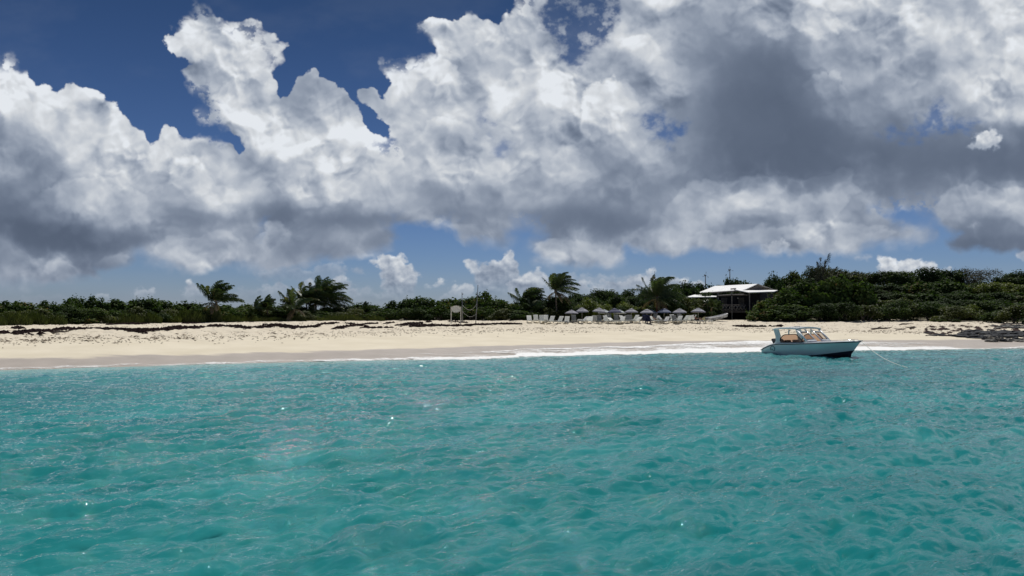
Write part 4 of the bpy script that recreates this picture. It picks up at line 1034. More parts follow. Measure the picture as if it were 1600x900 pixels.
palm(337, 92, (338, 474), 41, 'leftmost coconut palm, windswept, one bare frond pointing up left', 1, 20, .10, .85, dry=3, el_rng=(.2, 1.5), extra=[(PI, .95, .95, .55, .02, -.05, 'g'), (PI*1.02, .25, .75, .2, .5, .05, 'g'), (.1, .45, 1.05, 0, .25, .3, 'g'), (2.9, .1, .7, .3, .6, 0, 'd')])
palm(398, 98, (400, 487), 30, 'low yellowish palm half hidden in the bushes right of the leftmost palm', 2, 13, .08, .7, dry=2, el_rng=(.3, 1.35), name='low_palm')
palm(420, 98.5, (418, 485), 27, 'low pale palm between the leftmost palm and the dark palm clump', 3, 12, .08, .6, dry=1, el_rng=(.3, 1.3), name='low_palm')
palm(452, 99.5, (460, 484), 36, 'drooping palm with arching yellowed fronds at the left of the dark clump', 4, 15, .09, .45, dry=3, el_rng=(.1, 1.2), az_bias=(PI, 1.2), name='coconut_palm')
palm(479, 106, (479, 472), 38, 'left palm of the dense dark clump, its fronds folded upright', 5, 26, .12, .85, dry=2, el_rng=(-.2, 1.52))
palm(506, 108, (507, 472), 46, 'tallest palm of the left clump, crown blown over to the right', 6, 32, .13, .85, dry=4, el_rng=(-.3, 1.5), extra=[(0.1, .2, 1.0, 0, .3, .2, 'g'), (-.1, .45, 1.0, 0, .25, .3, 'g')])
palm(494, 107, (494, 474), 34, 'middle palm of the dense dark clump, partly hidden by its neighbours', 16, 24, .11, .7, dry=3, el_rng=(-.4, 1.4))
palm(571, 108, (571, 489), 20, 'small green palm alone at the right end of the left palm group', 7, 12, .07, .6, dry=0, el_rng=(.3, 1.3), name='low_palm')
palm(827, 113, (822, 475), 37, 'shorter windswept palm left of the umbrellas, crown pressed upright', 8, 30, .12, .9, dry=4, el_rng=(-.1, 1.54), extra=[(PI, .1, .8, .3, .5, 0, 'd'), (0, .2, .7, .2, .5, .1, 'd')])
palm(832, 110, (832, 484), 26, 'small understorey palm in front of the shorter windswept palm', 18, 14, .08, .5, dry=2, el_rng=(.1, 1.2), name='low_palm')
palm(870, 110, (868, 456), 40, 'tall slender palm standing clear above the bushes left of the umbrellas', 9, 22, .14, .9, dry=5, el_rng=(.25, 1.52), extra=[(PI*1.0, .88, .78, .5, .02, -.05, 'g'), (.05, .35, .95, .1, .14, .3, 'g'), (-.2, .1, .95, .1, .16, .3, 'g'), (PI, -.3, .5, .3, .4, 0, 'd'), (2.4, -.2, .5, .3, .5, 0, 'd')])
palm(1026, 111.5, (1027, 467), 45, 'big palm behind the umbrellas, long fronds bending down to the right', 10, 32, .15, .72, dry=4, el_rng=(-.1, 1.5), spear=(1023, 423), rust=True, extra=[(PI, .55, .95, .1, .42, .0, 'g'), (PI*.95, .15, .95, .1, .42, .0, 'g'), (0, .5, 1.15, 0, .33, .3, 'g'), (-.2, .1, 1.1, 0, .35, .2, 'g'), (2.6, -.1, .8, .2, .5, 0, 'd')])
palm(1112.5, 112, (1112, 481), 16, 'thin young palm between the last umbrella and the beach house', 11, 9, .045, .4, dry=1, el_rng=(.1, 1.2), name='young_palm')
palm(1107, 116, (1105, 474), 15, 'small ragged palm under the low left roof of the house', 12, 9, .05, .4, dry=2, el_rng=(.1, 1.2), name='young_palm')
# ------------------------------------------------------------------ materials of made things
M_WHITE = mat_plain('white_painted_metal', (.78, .78, .76), .45, .05, 2)
M_ROOF = mat_plain('pale_roof_sheet', (.90, .90, .88), .5, .04, .8)
M_TIMBER = mat_plain('grey_timber', (.14, .125, .115), .8, .25, 5, .4)
M_DARKWALL = mat_plain('shade_dark_wall', (.022, .022, .03), .85, .3, 3, .3)  # deep shade inside the house, painted into the wall colour
M_POST = mat_plain('pale_post', (.24, .23, .22), .7, .15, 4)
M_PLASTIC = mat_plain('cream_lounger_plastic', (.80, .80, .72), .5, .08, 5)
M_SHADEPL = mat_plain('shaded_lounger_plastic', (.27, .27, .24), .6, .15, 5)  # lounger plastic as seen in shade, the shading put into a grey colour
M_SLATE = mat_plain('lavender_grey_canvas', (.33, .33, .37), .85, .15, 6)
M_NAVYCANVAS = mat_plain('navy_canvas', (.07, .075, .14), .85, .2, 6)
M_PALECANVAS = mat_plain('pale_canvas', (.46, .50, .50), .85, .1, 6)
M_ALU = mat_plain('umbrella_pole', (.55, .53, .50), .4, .05, 5)
M_NAVY = mat_plain('navy_towel', (.035, .04, .09), .9, .2, 6)
M_TOWEL = mat_plain('white_towel', (.80, .80, .80), .9, .05, 6)
M_SIGN = mat_plain('sign_board_pale_grey', (.74, .74, .68), .6, .08, 5)
M_SIGNPOST = mat_plain('sign_post_pale', (.66, .64, .56), .7, .12, 5)
M_GALV = mat_plain('dull_steel', (.20, .21, .23), .5, .12, 5)
M_ROPE = mat_plain('rope', (.46, .46, .42), .8, .1, 20)

# ------------------------------------------------------------------ loungers
def lounger(angle, mb, sides=True):
    t = bpy.data.objects.new('sun_lounger', None); COL.objects.link(t); t.empty_display_size = .2
    w = .66; b = MB(); b.box((0, .30, .33), (w, 1.25, .045), bevel=.012)
    for k in range(6): b.box((0, -.2 + k*.2, .356), (w-.1, .13, .012))
    b.build('seat', mb, t)
    b = MB(); c, s = math.cos(angle), math.sin(angle); L_ = .88
    b.box((0, -.32 - c*L_/2, .35 + s*L_/2), (w, L_, .045), rot=(-angle, 0, 0), bevel=.012)
    for k in range(4): q = .12 + k*.19; b.box((0, -.32 - c*q + s*.03, .35 + s*q + c*.03), (w-.1, .13, .012), rot=(-angle, 0, 0))
    b.build('backrest', mb, t)
    b = MB()
    for sx in (-1, 1): b.tube([(sx*w/2, .95, .31), (sx*w/2, -.4, .31)], .03, 6)
    b.build('frame', mb, t)
    for sx in (-1, 1):
        for y in (.80, -.34):
            q = MB(); q.tube([(sx*(w/2-.01), y, .32), (sx*(w/2+.015), y+.03, 0)], [.045, .035], 6); q.build('leg', mb, t)
    return t
LP = {}
LOUNGE = [  # column, depth offset, heading (0 = foot toward the sea), backrest angle, colour
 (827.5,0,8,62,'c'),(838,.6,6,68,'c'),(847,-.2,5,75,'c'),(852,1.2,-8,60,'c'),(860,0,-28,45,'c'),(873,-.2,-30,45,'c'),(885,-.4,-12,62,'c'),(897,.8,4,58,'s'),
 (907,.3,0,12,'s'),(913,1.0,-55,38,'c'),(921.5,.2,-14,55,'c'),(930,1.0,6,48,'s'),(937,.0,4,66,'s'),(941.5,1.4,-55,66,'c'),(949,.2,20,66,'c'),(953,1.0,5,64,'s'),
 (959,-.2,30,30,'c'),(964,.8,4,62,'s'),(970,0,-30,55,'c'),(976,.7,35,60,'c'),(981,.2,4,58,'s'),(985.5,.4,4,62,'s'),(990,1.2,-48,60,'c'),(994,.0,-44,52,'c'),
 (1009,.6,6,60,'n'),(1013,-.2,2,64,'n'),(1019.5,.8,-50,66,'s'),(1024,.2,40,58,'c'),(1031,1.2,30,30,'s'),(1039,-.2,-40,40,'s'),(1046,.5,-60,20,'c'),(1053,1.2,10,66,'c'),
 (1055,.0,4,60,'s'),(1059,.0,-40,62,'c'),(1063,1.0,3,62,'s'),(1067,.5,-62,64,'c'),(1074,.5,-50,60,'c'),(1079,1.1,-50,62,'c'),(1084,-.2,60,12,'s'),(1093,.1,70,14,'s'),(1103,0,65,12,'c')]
UMB = [(893,106.0,484.2,1.95,'s'),(909.5,107.5,480.6,2.0,'s'),(935,107.0,480.8,2.05,'s'),(944.5,109.5,483.6,1.9,'p'),(960.5,107.0,481.6,2.05,'n'),(967.5,109.6,484.0,1.95,'p'),
 (986.5,107.2,482.0,2.0,'s'),(1011,107.0,483.0,2.0,'s'),(1017.5,109.3,484.0,1.8,'s'),(1037.5,107.2,482.0,2.05,'n2'),(1062,107.0,482.2,2.05,'s'),(1090.5,107.3,481.2,2.15,'s')]
for i, (p, dd, hd, ang, c) in enumerate(LOUNGE):
    ang = ang - 14 if ang > 50 and c == 'c' else ang; key = (round(ang/6), c)
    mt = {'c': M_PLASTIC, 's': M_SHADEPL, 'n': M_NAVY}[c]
    if key not in LP: o = LP[key] = lounger(R(key[0]*6), mt)
    else: o = copy_tree(LP[key])
    D = 103.3 + dd; o.location = pos(p, D, .0)
    o.rotation_euler = (0, 0, R(180 + hd + rnd.uniform(-3, 3)))
    tone = {'c': 'cream plastic', 's': 'shade-toned grey', 'n': 'navy draped'}[c]
    near = min(UMB, key=lambda u: abs(u[0]-p)); k = UMB.index(near)
    where = 'left of all umbrellas' if p < 885 else f'near the {ordinal(k+1)} umbrella'
    lab = f'{tone} sun lounger, {"nearly flat" if ang < 25 else "half raised" if ang < 50 else "upright"}, {ordinal(i+1)} from the left, {where}'
    tag(o, lab, 'sun lounger', 'sun loungers in the row under the umbrellas')

# ------------------------------------------------------------------ umbrellas
def umbrella(mt):
    t = bpy.data.objects.new('beach_umbrella', None); COL.objects.link(t); t.empty_display_size = .2
    r = 1.0; h = 2.05
    b = MB(); rows = []
    for j in range(7):
        q = j/6; rr = r*q; z = h - .52*q**1.6; n = 32
        rows.append([(math.cos(2*PI*k/n)*rr*(1 - .035*q*(1-math.cos(8*2*PI*k/n))/2) if j else 0.0005*math.cos(2*PI*k/n), math.sin(2*PI*k/n)*(rr*(1 - .035*q*(1-math.cos(8*2*PI*k/n))/2) if j else .0005), z - .02*q*(1-math.cos(8*2*PI*k/n))/2) for k in range(n)])
    n = 32; rows.append([(x*1.0, y*1.0, z-.11) for x, y, z in rows[-1]])
    b.grid(rows, True, True); b.build('canopy', mt, t)
    v = MB(); v.grid([[(math.cos(2*PI*k/16)*rr, math.sin(2*PI*k/16)*rr, z) for k in range(16)] for rr, z in ((.001, h+.09), (.2, h+.03), (.4, h-.05))], True, True); v.build('vent_cap', mt, t)
    b = MB(); b.tube([(0, 0, 0), (0, 0, h+.13)], .028, 8); b.build('pole', M_ALU, t)
    for k in range(8):
        a = 2*PI*k/8; q = MB(); q.tube([(0, 0, h-.03), (math.cos(a)*.5, math.sin(a)*.5, h-.2), (math.cos(a)*.97, math.sin(a)*.97, h-.52)], .01, 4); q.build('rib', M_ALU, t)
    return t
UP = {}
for i, (p, D, y, wd, c) in enumerate(UMB):
    mt = {'s': M_SLATE, 'n': M_NAVYCANVAS, 'n2': M_NAVYCANVAS, 'p': M_PALECANVAS}[c]
    if c == 'n2': mt = UP.setdefault('m2', mat_plain('blue_grey_canvas', (.15, .17, .25), .85, .15, 6))
    if c not in UP: o = UP[c] = umbrella(mt)
    else: o = copy_tree(UP[c])
    o.location = pos(p, D, 0); h = top_to_h(p, y, D); o.scale = (wd/2, wd/2, h/2.2); o.rotation_euler = (R(rnd.uniform(-4, 4)), R(rnd.uniform(-4, 5)), rnd.uniform(0, 1))
    tone = {'s': 'lavender grey', 'n': 'dark navy', 'n2': 'blue grey', 'p': 'pale grey'}[c]
    tag(o, f'{tone} beach umbrella, {ordinal(i+1)} from the left' + (', half hidden behind its neighbour' if D > 109 else ', in the row over the loungers'), 'umbrella', 'beach umbrellas over the loungers')

# side tables, towels, a bag
def side_table(p, D, label):
    t = thing('side_table', pos(p, D), label, 'table', 'small white side tables')
    MB().box((0, 0, .62), (.5, .45, .04), bevel=.01).build('table_top', M_TOWEL, t)
    MB().tube([(0, 0, .6), (0, 0, .04)], [.06, .08], 8).build('leg', M_PLASTIC, t)
    MB().box((0, 0, .03), (.34, .34, .05), bevel=.01).build('base', M_PLASTIC, t)
side_table(999.5, 102.8, 'small white pedestal table left of the eighth umbrella')
side_table(1027.5, 104.4, 'small white table left of the blue grey umbrella')
side_table(949, 104.8, 'small pale table between the fourth and fifth umbrellas')
def towel(p, D, dz, w, l, tilt, rz, mat, label, name='towel'):
    rg = np.random.default_rng(int(p*7)); rows = []
    for i in range(9):
        rows.append([((j/6-.5)*w, (i/8-.5)*l, .02*math.sin(i*1.3+j) - .10*max(0, abs(j/6-.5)*2-.85)/.15) for j in range(7)])
    b = MB(); b.grid(rows); bmesh.ops.solidify(b.bm, geom=b.bm.faces[:], thickness=.015)
    o = b.build(name, mat); o.location = pos(p, D, dz); o.rotation_euler = (R(tilt), 0, R(rz)); tag(o, label, 'towel')
towel(1031, 104.4, .62, .62, .9, 42, 35, M_TOWEL, 'white towel hung over the raised lounger left of the blue grey umbrella')
towel(1041, 103.0, .64, .62, .95, 38, -40, M_TOWEL, 'white towel over the lounger under the blue grey umbrella')
towel(1012.5, 102.75, .66, .66, .85, 62, 2, M_NAVY, 'navy towel covering the backrest under the eighth umbrella')
towel(914, 104.2, .62, .6, .9, 38, -55, M_TOWEL, 'white towel on the lounger under the second umbrella')

# ------------------------------------------------------------------ people resting under the umbrellas
M_SKIN = mat_plain('skin', (.30, .16, .10), .55, .1, 10)
M_HAIR = mat_plain('dark_hair', (.03, .02, .015), .7, .2, 30)
M_RED = mat_plain('rust_red_shirt', (.22, .06, .04), .9, .15, 12)
M_BLACK = mat_plain('black_cloth', (.02, .02, .025), .9, .2, 12)
def skin_mesh(name, V, E, Rd, mat, parent, sub=1, root=0):
    me = bpy.data.meshes.new(name); me.from_pydata(V, E, []); o = obj(name, me, parent)
    o.modifiers.new('s', 'SKIN')
    for i, r in enumerate(Rd): me.skin_vertices[0].data[i].radius = (r, r) if not isinstance(r, tuple) else r
    me.skin_vertices[0].data[root].use_root = True
    ss = o.modifiers.new('u', 'SUBSURF'); ss.levels = sub; ss.render_levels = sub
    bpy.context.view_layer.update()
    dg = bpy.context.evaluated_depsgraph_get(); m2 = bpy.data.meshes.new_from_object(o.evaluated_get(dg)); o.modifiers.clear(); o.data = m2
    if not m2.materials: m2.materials.append(mat)
    else: m2.materials[0] = mat
    m2.polygons.foreach_set('use_smooth', [True]*len(m2.polygons)); return o
def recliner(p, D, rz, shirt, label):
    """half lying on a lounger: seat at .37, back along the raised rest; local +y is the foot end"""
    t = thing('person', pos(p, D), label, 'person', rz=R(rz))
    pel = (0, -.22, .47)
    V = [pel, (0, -.34, .58), (0, -.45, .74), (0, -.50, .86), (0, -.51, .92)]      # pelvis, belly, chest, neck, jaw
    E = [(0, 1), (1, 2), (2, 3), (3, 4)]; Rr = [(.14, .11), (.13, .10), (.16, .10), .055, .05]
    hands = []
    for s in (-1, 1):
        b = len(V); V += [(s*.17, -.44, .80), (s*.24, -.26, .62), (s*.12, -.08, .60), (s*.07, -.03, .60)]; E += [(2, b), (b, b+1), (b+1, b+2), (b+2, b+3)]; Rr += [.055, .042, .03, (.035, .018)]
        for k in range(4):
            q = len(V); x = s*(.06 - .018*k); V += [(x, .02, .61), (x, .055 - .004*abs(k-1.5), .592)]; E += [(b+3, q), (q, q+1)]; Rr += [.011, .009]
        q = len(V); V += [(s*.085, .0, .615)]; E += [(b+3, q)]; Rr += [.012]
        b = len(V); V += [(s*.09, -.02, .50), (s*.10, .26, .72 if s > 0 else .50), (s*.10, .58, .42), (s*.10, .66, .46)]; E += [(0, b), (b, b+1), (b+1, b+2), (b+2, b+3)]; Rr += [.085, .06, .04, .03]
    skin_mesh('body', V, E, Rr, M_SKIN, t)
    h = MB(); h.sphere((0, -.51, 1.02), .098, 14, (.84, .98, 1.15)); h.sphere((0, -.41, 1.01), .018, 6, (.8, 1, 1.2))
    for s in (-1, 1): h.sphere((s*.085, -.51, 1.01), .022, 6, (.5, 1, 1.3))
    h.build('head', M_SKIN, t)
    e = MB()
    for s in (-1, 1): e.sphere((s*.033, -.420, 1.03), .012, 6)
    e.box((0, -.421, .965), (.045, .008, .008)); e.build('eyes_and_mouth', M_HAIR, t)
    h = MB(); h.sphere((0, -.535, 1.05), .104, 12, (.90, .95, 1.05)); h.build('hair', M_HAIR, t)
    skin_mesh('shirt', [(0, -.23, .49), (0, -.34, .585), (0, -.45, .74), (0, -.49, .82), (-.17, -.44, .80), (.17, -.44, .80), (-.215, -.34, .70), (.215, -.34, .70)], [(0, 1), (1, 2), (2, 3), (2, 4), (2, 5), (4, 6), (5, 7)], [(.155, .125), (.15, .12), (.18, .12), .075, .07, .07, .06, .06], shirt, t)
    skin_mesh('shorts', [(0, -.22, .47), (-.09, -.02, .50), (.09, -.02, .50), (-.095, .12, .52), (.095, .12, .60)], [(0, 1), (0, 2), (1, 3), (2, 4)], [(.16, .125), .10, .10, .085, .085], M_BLACK, t)
recliner(1091, 103.5, 250, M_RED, 'person in a rust red shirt reclining beneath the rightmost umbrella')
recliner(1020.5, 104.2, 200, M_BLACK, 'person in black clothes reclining beneath the ninth umbrella from the left')

# ------------------------------------------------------------------ sign
def sign():
    D = 98.5; base = pos(712.5, D); t = thing('oval_sign', base, 'pale grey oval board hung between two white posts on the sand, blank on this side', 'sign')
    s = D/FPX
    for px in (705, 720): 
        o = MB().box(((px-712.5)*s, 0, (504-477.5)*s/2 - .1), (.13, .13, (504-477.5)*s + .15), bevel=.01).build('post', M_SIGNPOST, t)
    w = 13.6*s; h = 10.4*s; zc = EYE-(483-HORIZON)*s - base.z; n = 36
    pts = [(math.copysign(abs(math.cos(2*PI*k/n))**.72, math.cos(2*PI*k/n))*w/2, .0, zc + math.copysign(abs(math.sin(2*PI*k/n))**.95, math.sin(2*PI*k/n))*h/2) for k in range(n)]
    b = MB(); v0 = [b.bm.verts.new((x, -.03, z)) for x, y, z in pts]; v1 = [b.bm.verts.new((x, .03, z)) for x, y, z in pts]
    b.bm.faces.new(v0); b.bm.faces.new(v1[::-1])
    for k in range(n): b.bm.faces.new((v0[k], v0[(k+1) % n], v1[(k+1) % n], v1[k]))
    b.build('board', M_SIGN, t)
    r = MB(); r.tube([(x*1.0, -.035, z) for x, y, z in pts] + [(pts[0][0], -.035, pts[0][2])], .022, 5, False); r.build('rim', M_SIGNPOST, t)
sign()
def net():
    D = 99.; base = pos(734, D); t = thing('volleyball_posts', base, 'two thin dark poles with sagging white ropes strung between them, right of the oval sign', 'volleyball net')
    def w(p, y, dy=0): v = W3(p, y, D+dy) - base; return v
    MB().tube([w(723, 504), w(722.3, 478), w(721.8, 457)], [.05, .045, .04], 7).build('pole', M_GALV, t)
    MB().box(w(722.6, 459.5), (.22, .05, .12)).build('bracket', M_GALV, t)
    MB().tube([w(743.4, 505, 0), w(745, 478), w(746.8, 445.2)], [.06, .055, .045], 7).build('pole', M_GALV, t)
    def rope(a, b, sag, nm):
        pts = []
        for i in range(15):
            k = i/14; x = a[0] + (b[0]-a[0])*k; y = a[1] + (b[1]-a[1])*k + sag*(1-(2*k-1)**2)*(1+.25*(k-.5)); pts.append(w(x, y))
        MB().tube(pts, .022, 5).build(nm, M_ROPE, t)
    rope((723, 477), (744.5, 475.5), 8.2, 'rope'); rope((723, 487), (744.2, 490), 6.2, 'rope')
    MB().tube([w(744.8, 473), w(745.3, 482), w(744.0, 491)], .02, 5).build('rope', M_ROPE, t)
net()

# ------------------------------------------------------------------ wind turbines
def turbine(p, D, ytop, h, label, yaw):
    base = pos(p, D); H_ = EYE-(ytop-HORIZON)/FPX*D - base.z; t = thing('small_wind_turbine', base, label, 'wind turbine')
    MB().tube([(0, 0, 0), (0, 0, H_)], [.16, .10], 8).build('mast', M_GALV, t)
    n = MB(); n.tube([(0, -.35, H_+.05), (0, .6, H_+.05)], [.14, .08], 8); n.build('nacelle', M_GALV, t)
    MB().box((0, .75, H_+.12), (.03, .5, .42)).build('tail_fin', M_GALV, t)
    for k in range(3):
        a = R(20 + yaw) + k*2*PI/3; b = MB(); b.poly([(math.cos(a)*.1, -.36, H_+.05+math.sin(a)*.1), (math.cos(a+.12)*.8, -.36, H_+.05+math.sin(a+.12)*.8), (math.cos(a)*h, -.33, H_+.05+math.sin(a)*h), (math.cos(a-.03)*.7, -.34, H_+.05+math.sin(a-.03)*.7)], .03)
        b.build('blade', M_WHITE, t)
turbine(1102.5, 165, 430.6, .75, 'left and shorter small wind turbine on a thin mast behind the trees', 60)
turbine(1140.8, 165, 422, .7, 'right and taller small wind turbine on a thin mast above the house roof', 75)

# ------------------------------------------------------------------ beach house
def house():
    D0_ = 124.; base = pos(1150, D0_); t = thing('beach_house', base, 'open timber beach house with a white sheet roof and a shaded raised deck', 'house')
    def w(p, y, D): return W3(p, y, D) - base
    # main gabled roof: apex right, ridge running back left
    A = w(1184, 443.4, 120); Rr = w(1117, 446.8, 130); eL = w(1163, 452.6, 118.5); eLL = w(1090.5, 457.4, 128)
    eR = w(1208, 452.0, 123); eRR = w(1140, 454, 134)
    b = MB(); b.poly([A, Rr, eLL, eL], .10); b.build('roof', M_ROOF, t, label='white sheet slope facing the sea')
    b = MB(); b.poly([A, eR, eRR, Rr], .10); b.build('roof', M_ROOF, t)
    b = MB()
    for a, c in ((eLL, eL),): b.tube([a - Vector((0, .05, .16)), c - Vector((0, .05, .16))], .11, 4)
    b.build('fascia', M_TIMBER, t)
    b = MB(); b.tube([A + Vector((0, -.12, -.08)), eR + Vector((0, -.12, -.08))], .09, 4); b.build('rake_board', M_POST, t)
    b = MB(); b.poly([A - Vector((0, -.25, .2)), eL - Vector((-.3, -.25, .2)), eR - Vector((.3, -.25, .2))], .08); b.build('gable', M_TIMBER, t)
    # skirt roof below the gable, right
    b = MB(); b.poly([w(1147, 452.2, 119.5), w(1170, 456.6, 115.5), w(1210, 455.3, 118), w(1215.5, 453.2, 122)], .12); b.build('porch_roof', M_ROOF, t)
    # ridge cap
    b = MB(); b.tube([w(1142, 451.6, 119), w(1150, 451.0, 119.5)], .10, 4); b.build('roof_vent', M_TIMBER, t)
    # low lean-to roof, left
    b = MB(); b.poly([w(1071, 464.2, 120), w(1085, 460.4, 124), w(1120, 461.2, 126), w(1119.5, 463.6, 121)], .10); b.build('lean_to_roof', M_ROOF, t)
    # posts, beam, deck
    yb = 486.5; zf = w(1150, yb, 118).z
    def post(p, ytop, D, r=.12):
        a = w(p, ytop, D); g = float(ground_z(p, D)) - base.z; MB().box(((a.x), a.y, (a.z+g)/2), (r, r, a.z-g+.1)).build('post', M_POST, t)
    for p, y, D in ((1122, 458.5, 119), (1143.5, 455, 117.6), (1171.2, 457.2, 116.3), (1119, 463.5, 123), (1199, 456, 119)): post(p, y, D)
    def beam(a, c, r, nm, mt=M_TIMBER):
        MB().tube([a, c], r, 4).build(nm, mt, t)
    beam(w(1121, 462.4, 118.9), w(1143.5, 461, 117.5), .13, 'beam'); beam(w(1143.5, 461, 117.5), w(1171, 460.4, 116.2), .13, 'beam')
    b = MB(); a0 = w(1121, yb, 119); a1 = w(1172, yb, 116.2); a2 = w(1200, yb, 124); a3 = w(1122, yb, 132)
    for q in (a0, a1, a2, a3): q.z = zf
    b.poly([a0, a1, a2, a3], .18); b.build('deck', M_TIMBER, t)
    # walls set back; the interior's shade is put into their near-black colour
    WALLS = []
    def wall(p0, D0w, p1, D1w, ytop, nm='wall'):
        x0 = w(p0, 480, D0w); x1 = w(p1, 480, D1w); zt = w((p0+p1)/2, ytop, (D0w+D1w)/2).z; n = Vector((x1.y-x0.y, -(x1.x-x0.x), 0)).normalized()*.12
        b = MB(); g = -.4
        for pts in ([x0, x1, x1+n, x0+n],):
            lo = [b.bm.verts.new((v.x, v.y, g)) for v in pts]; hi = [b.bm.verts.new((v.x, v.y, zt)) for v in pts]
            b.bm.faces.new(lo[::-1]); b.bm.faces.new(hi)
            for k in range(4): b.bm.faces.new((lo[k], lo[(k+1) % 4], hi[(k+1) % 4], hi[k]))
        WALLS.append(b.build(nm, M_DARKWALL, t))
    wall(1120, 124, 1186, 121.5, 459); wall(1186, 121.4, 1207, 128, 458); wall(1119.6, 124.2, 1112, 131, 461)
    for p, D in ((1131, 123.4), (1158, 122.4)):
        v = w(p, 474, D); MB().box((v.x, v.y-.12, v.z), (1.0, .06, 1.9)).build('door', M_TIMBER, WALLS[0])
    # railing with crossed braces
    def rail(pa, Da, pb, Db):
        a = w(pa, 481, Da); c = w(pb, 481, Db); a.z = c.z = zf + 1.0; lo = Vector((0, 0, -.82))
        b = MB(); b.tube([a, c], .045, 4); b.tube([a+lo, c+lo], .035, 4); rl = b.build('rail', M_TIMBER, t)
        n = 4
        for k in range(n):
            p0 = a.lerp(c, k/n); p1 = a.lerp(c, (k+1)/n); q = MB(); q.tube([p0+lo, p1], .03, 4); q.tube([p0+Vector((0, .03, 0)), p1+lo+Vector((0, .03, 0))], .03, 4); q.build('brace', M_POST, rl)
    rail(1122, 118.9, 1143, 117.5); rail(1144, 117.5, 1165, 116.5)
    for k in range(4):
        v = w(1170, 480, 116.); MB().box((v.x+.2, v.y-.3-k*.28, zf-.12-k*.18*2.1), (1.5, .3, .06)).build('step', M_TIMBER, t)
    v = w(1153, 463, 117.); b = MB(); b.tube([v, v-Vector((0, 0, .25))], .01, 4); b.sphere(v-Vector((0, 0, .33)), .1, 8); b.build('hanging_lamp', M_POST, t)
    # bare bench on the deck
    v = w(1155, 482, 119); MB().box((v.x, v.y, zf+.45), (1.8, .5, .06)).build('bench', M_TIMBER, t)
house()
def mound():
    M_GRASS = mat_plain('dry_grass', (.15, .125, .05), .95, .25, 2.5, .5, col2=(.085, .085, .03))
    rows = []
    for i in range(9):
        D = 109.5 + i*1.4; k = i/8; rows.append([(((1093 + j*3.1)-HX)/FPX*D, D, float(ground_z(1110, D)) - .1 + 1.05*math.sin(k*PI*.55)*math.sin(min(1, max(0, j/9))*PI*.92+.12) + .1*math.sin(j*1.1)) for j in range(10)])
    b = MB(); b.grid(rows); tag(b.build('grassy_bank', M_GRASS), kind='structure')
mound()

# ------------------------------------------------------------------ boat pulled up on the sand
def dinghy():
    M_TUBE = mat_plain('grey_white_hull', (.50, .50, .50), .5, .08, 3); M_DK = mat_plain('dinghy_inside', (.12, .12, .13), .7, .15, 4)
    base = pos(1120, 106.5, .12); t = thing('small_dinghy', base, 'light grey open dinghy pulled up on the sand, bow raised, left of the house steps', 'dinghy', rz=R(8))
    L_ = 3.1; st = []; n = 14
    for i in range(n):
        k = i/(n-1); x = -L_/2 + k*L_; hb = .62*math.sqrt(max(0, 1-(max(0, k-.45)/.56)**2.2)); keel = .02 + .62*max(0, k-.15)**1.7; sh = .34 + .62*k**1.6
        st.append([(x, hb*f, z) for f, z in ((-1, sh), (-.92, keel+(sh-keel)*.45), (-.55, keel+.04), (0, keel), (.55, keel+.04), (.92, keel+(sh-keel)*.45), (1, sh))])
    b = MB(); b.grid(st); b.bm.faces.new([v for v in b.bm.verts[:7]][::1]); bmesh.ops.solidify(b.bm, geom=b.bm.faces[:], thickness=.03); b.build('hull', M_TUBE, t)
    for s in (0, 6):
        MB().tube([Vector(r[s]) for r in st], .075, 7).build('gunwale', M_TOWEL if s == 0 else M_TUBE, t)
    for x in (-.7, .2): MB().box((x, 0, .36+.2*(x > 0)), (.22, .95, .03)).build('thwart', M_DK, t)
    MB().tube([Vector((x, -.60*(1 if x < .3 else .8), .26 + .05*(x+1.5)**1.5)) for x in np.linspace(-1.5, .9, 8)], .025, 5).build('rub_stripe', M_DK, t)
dinghy()

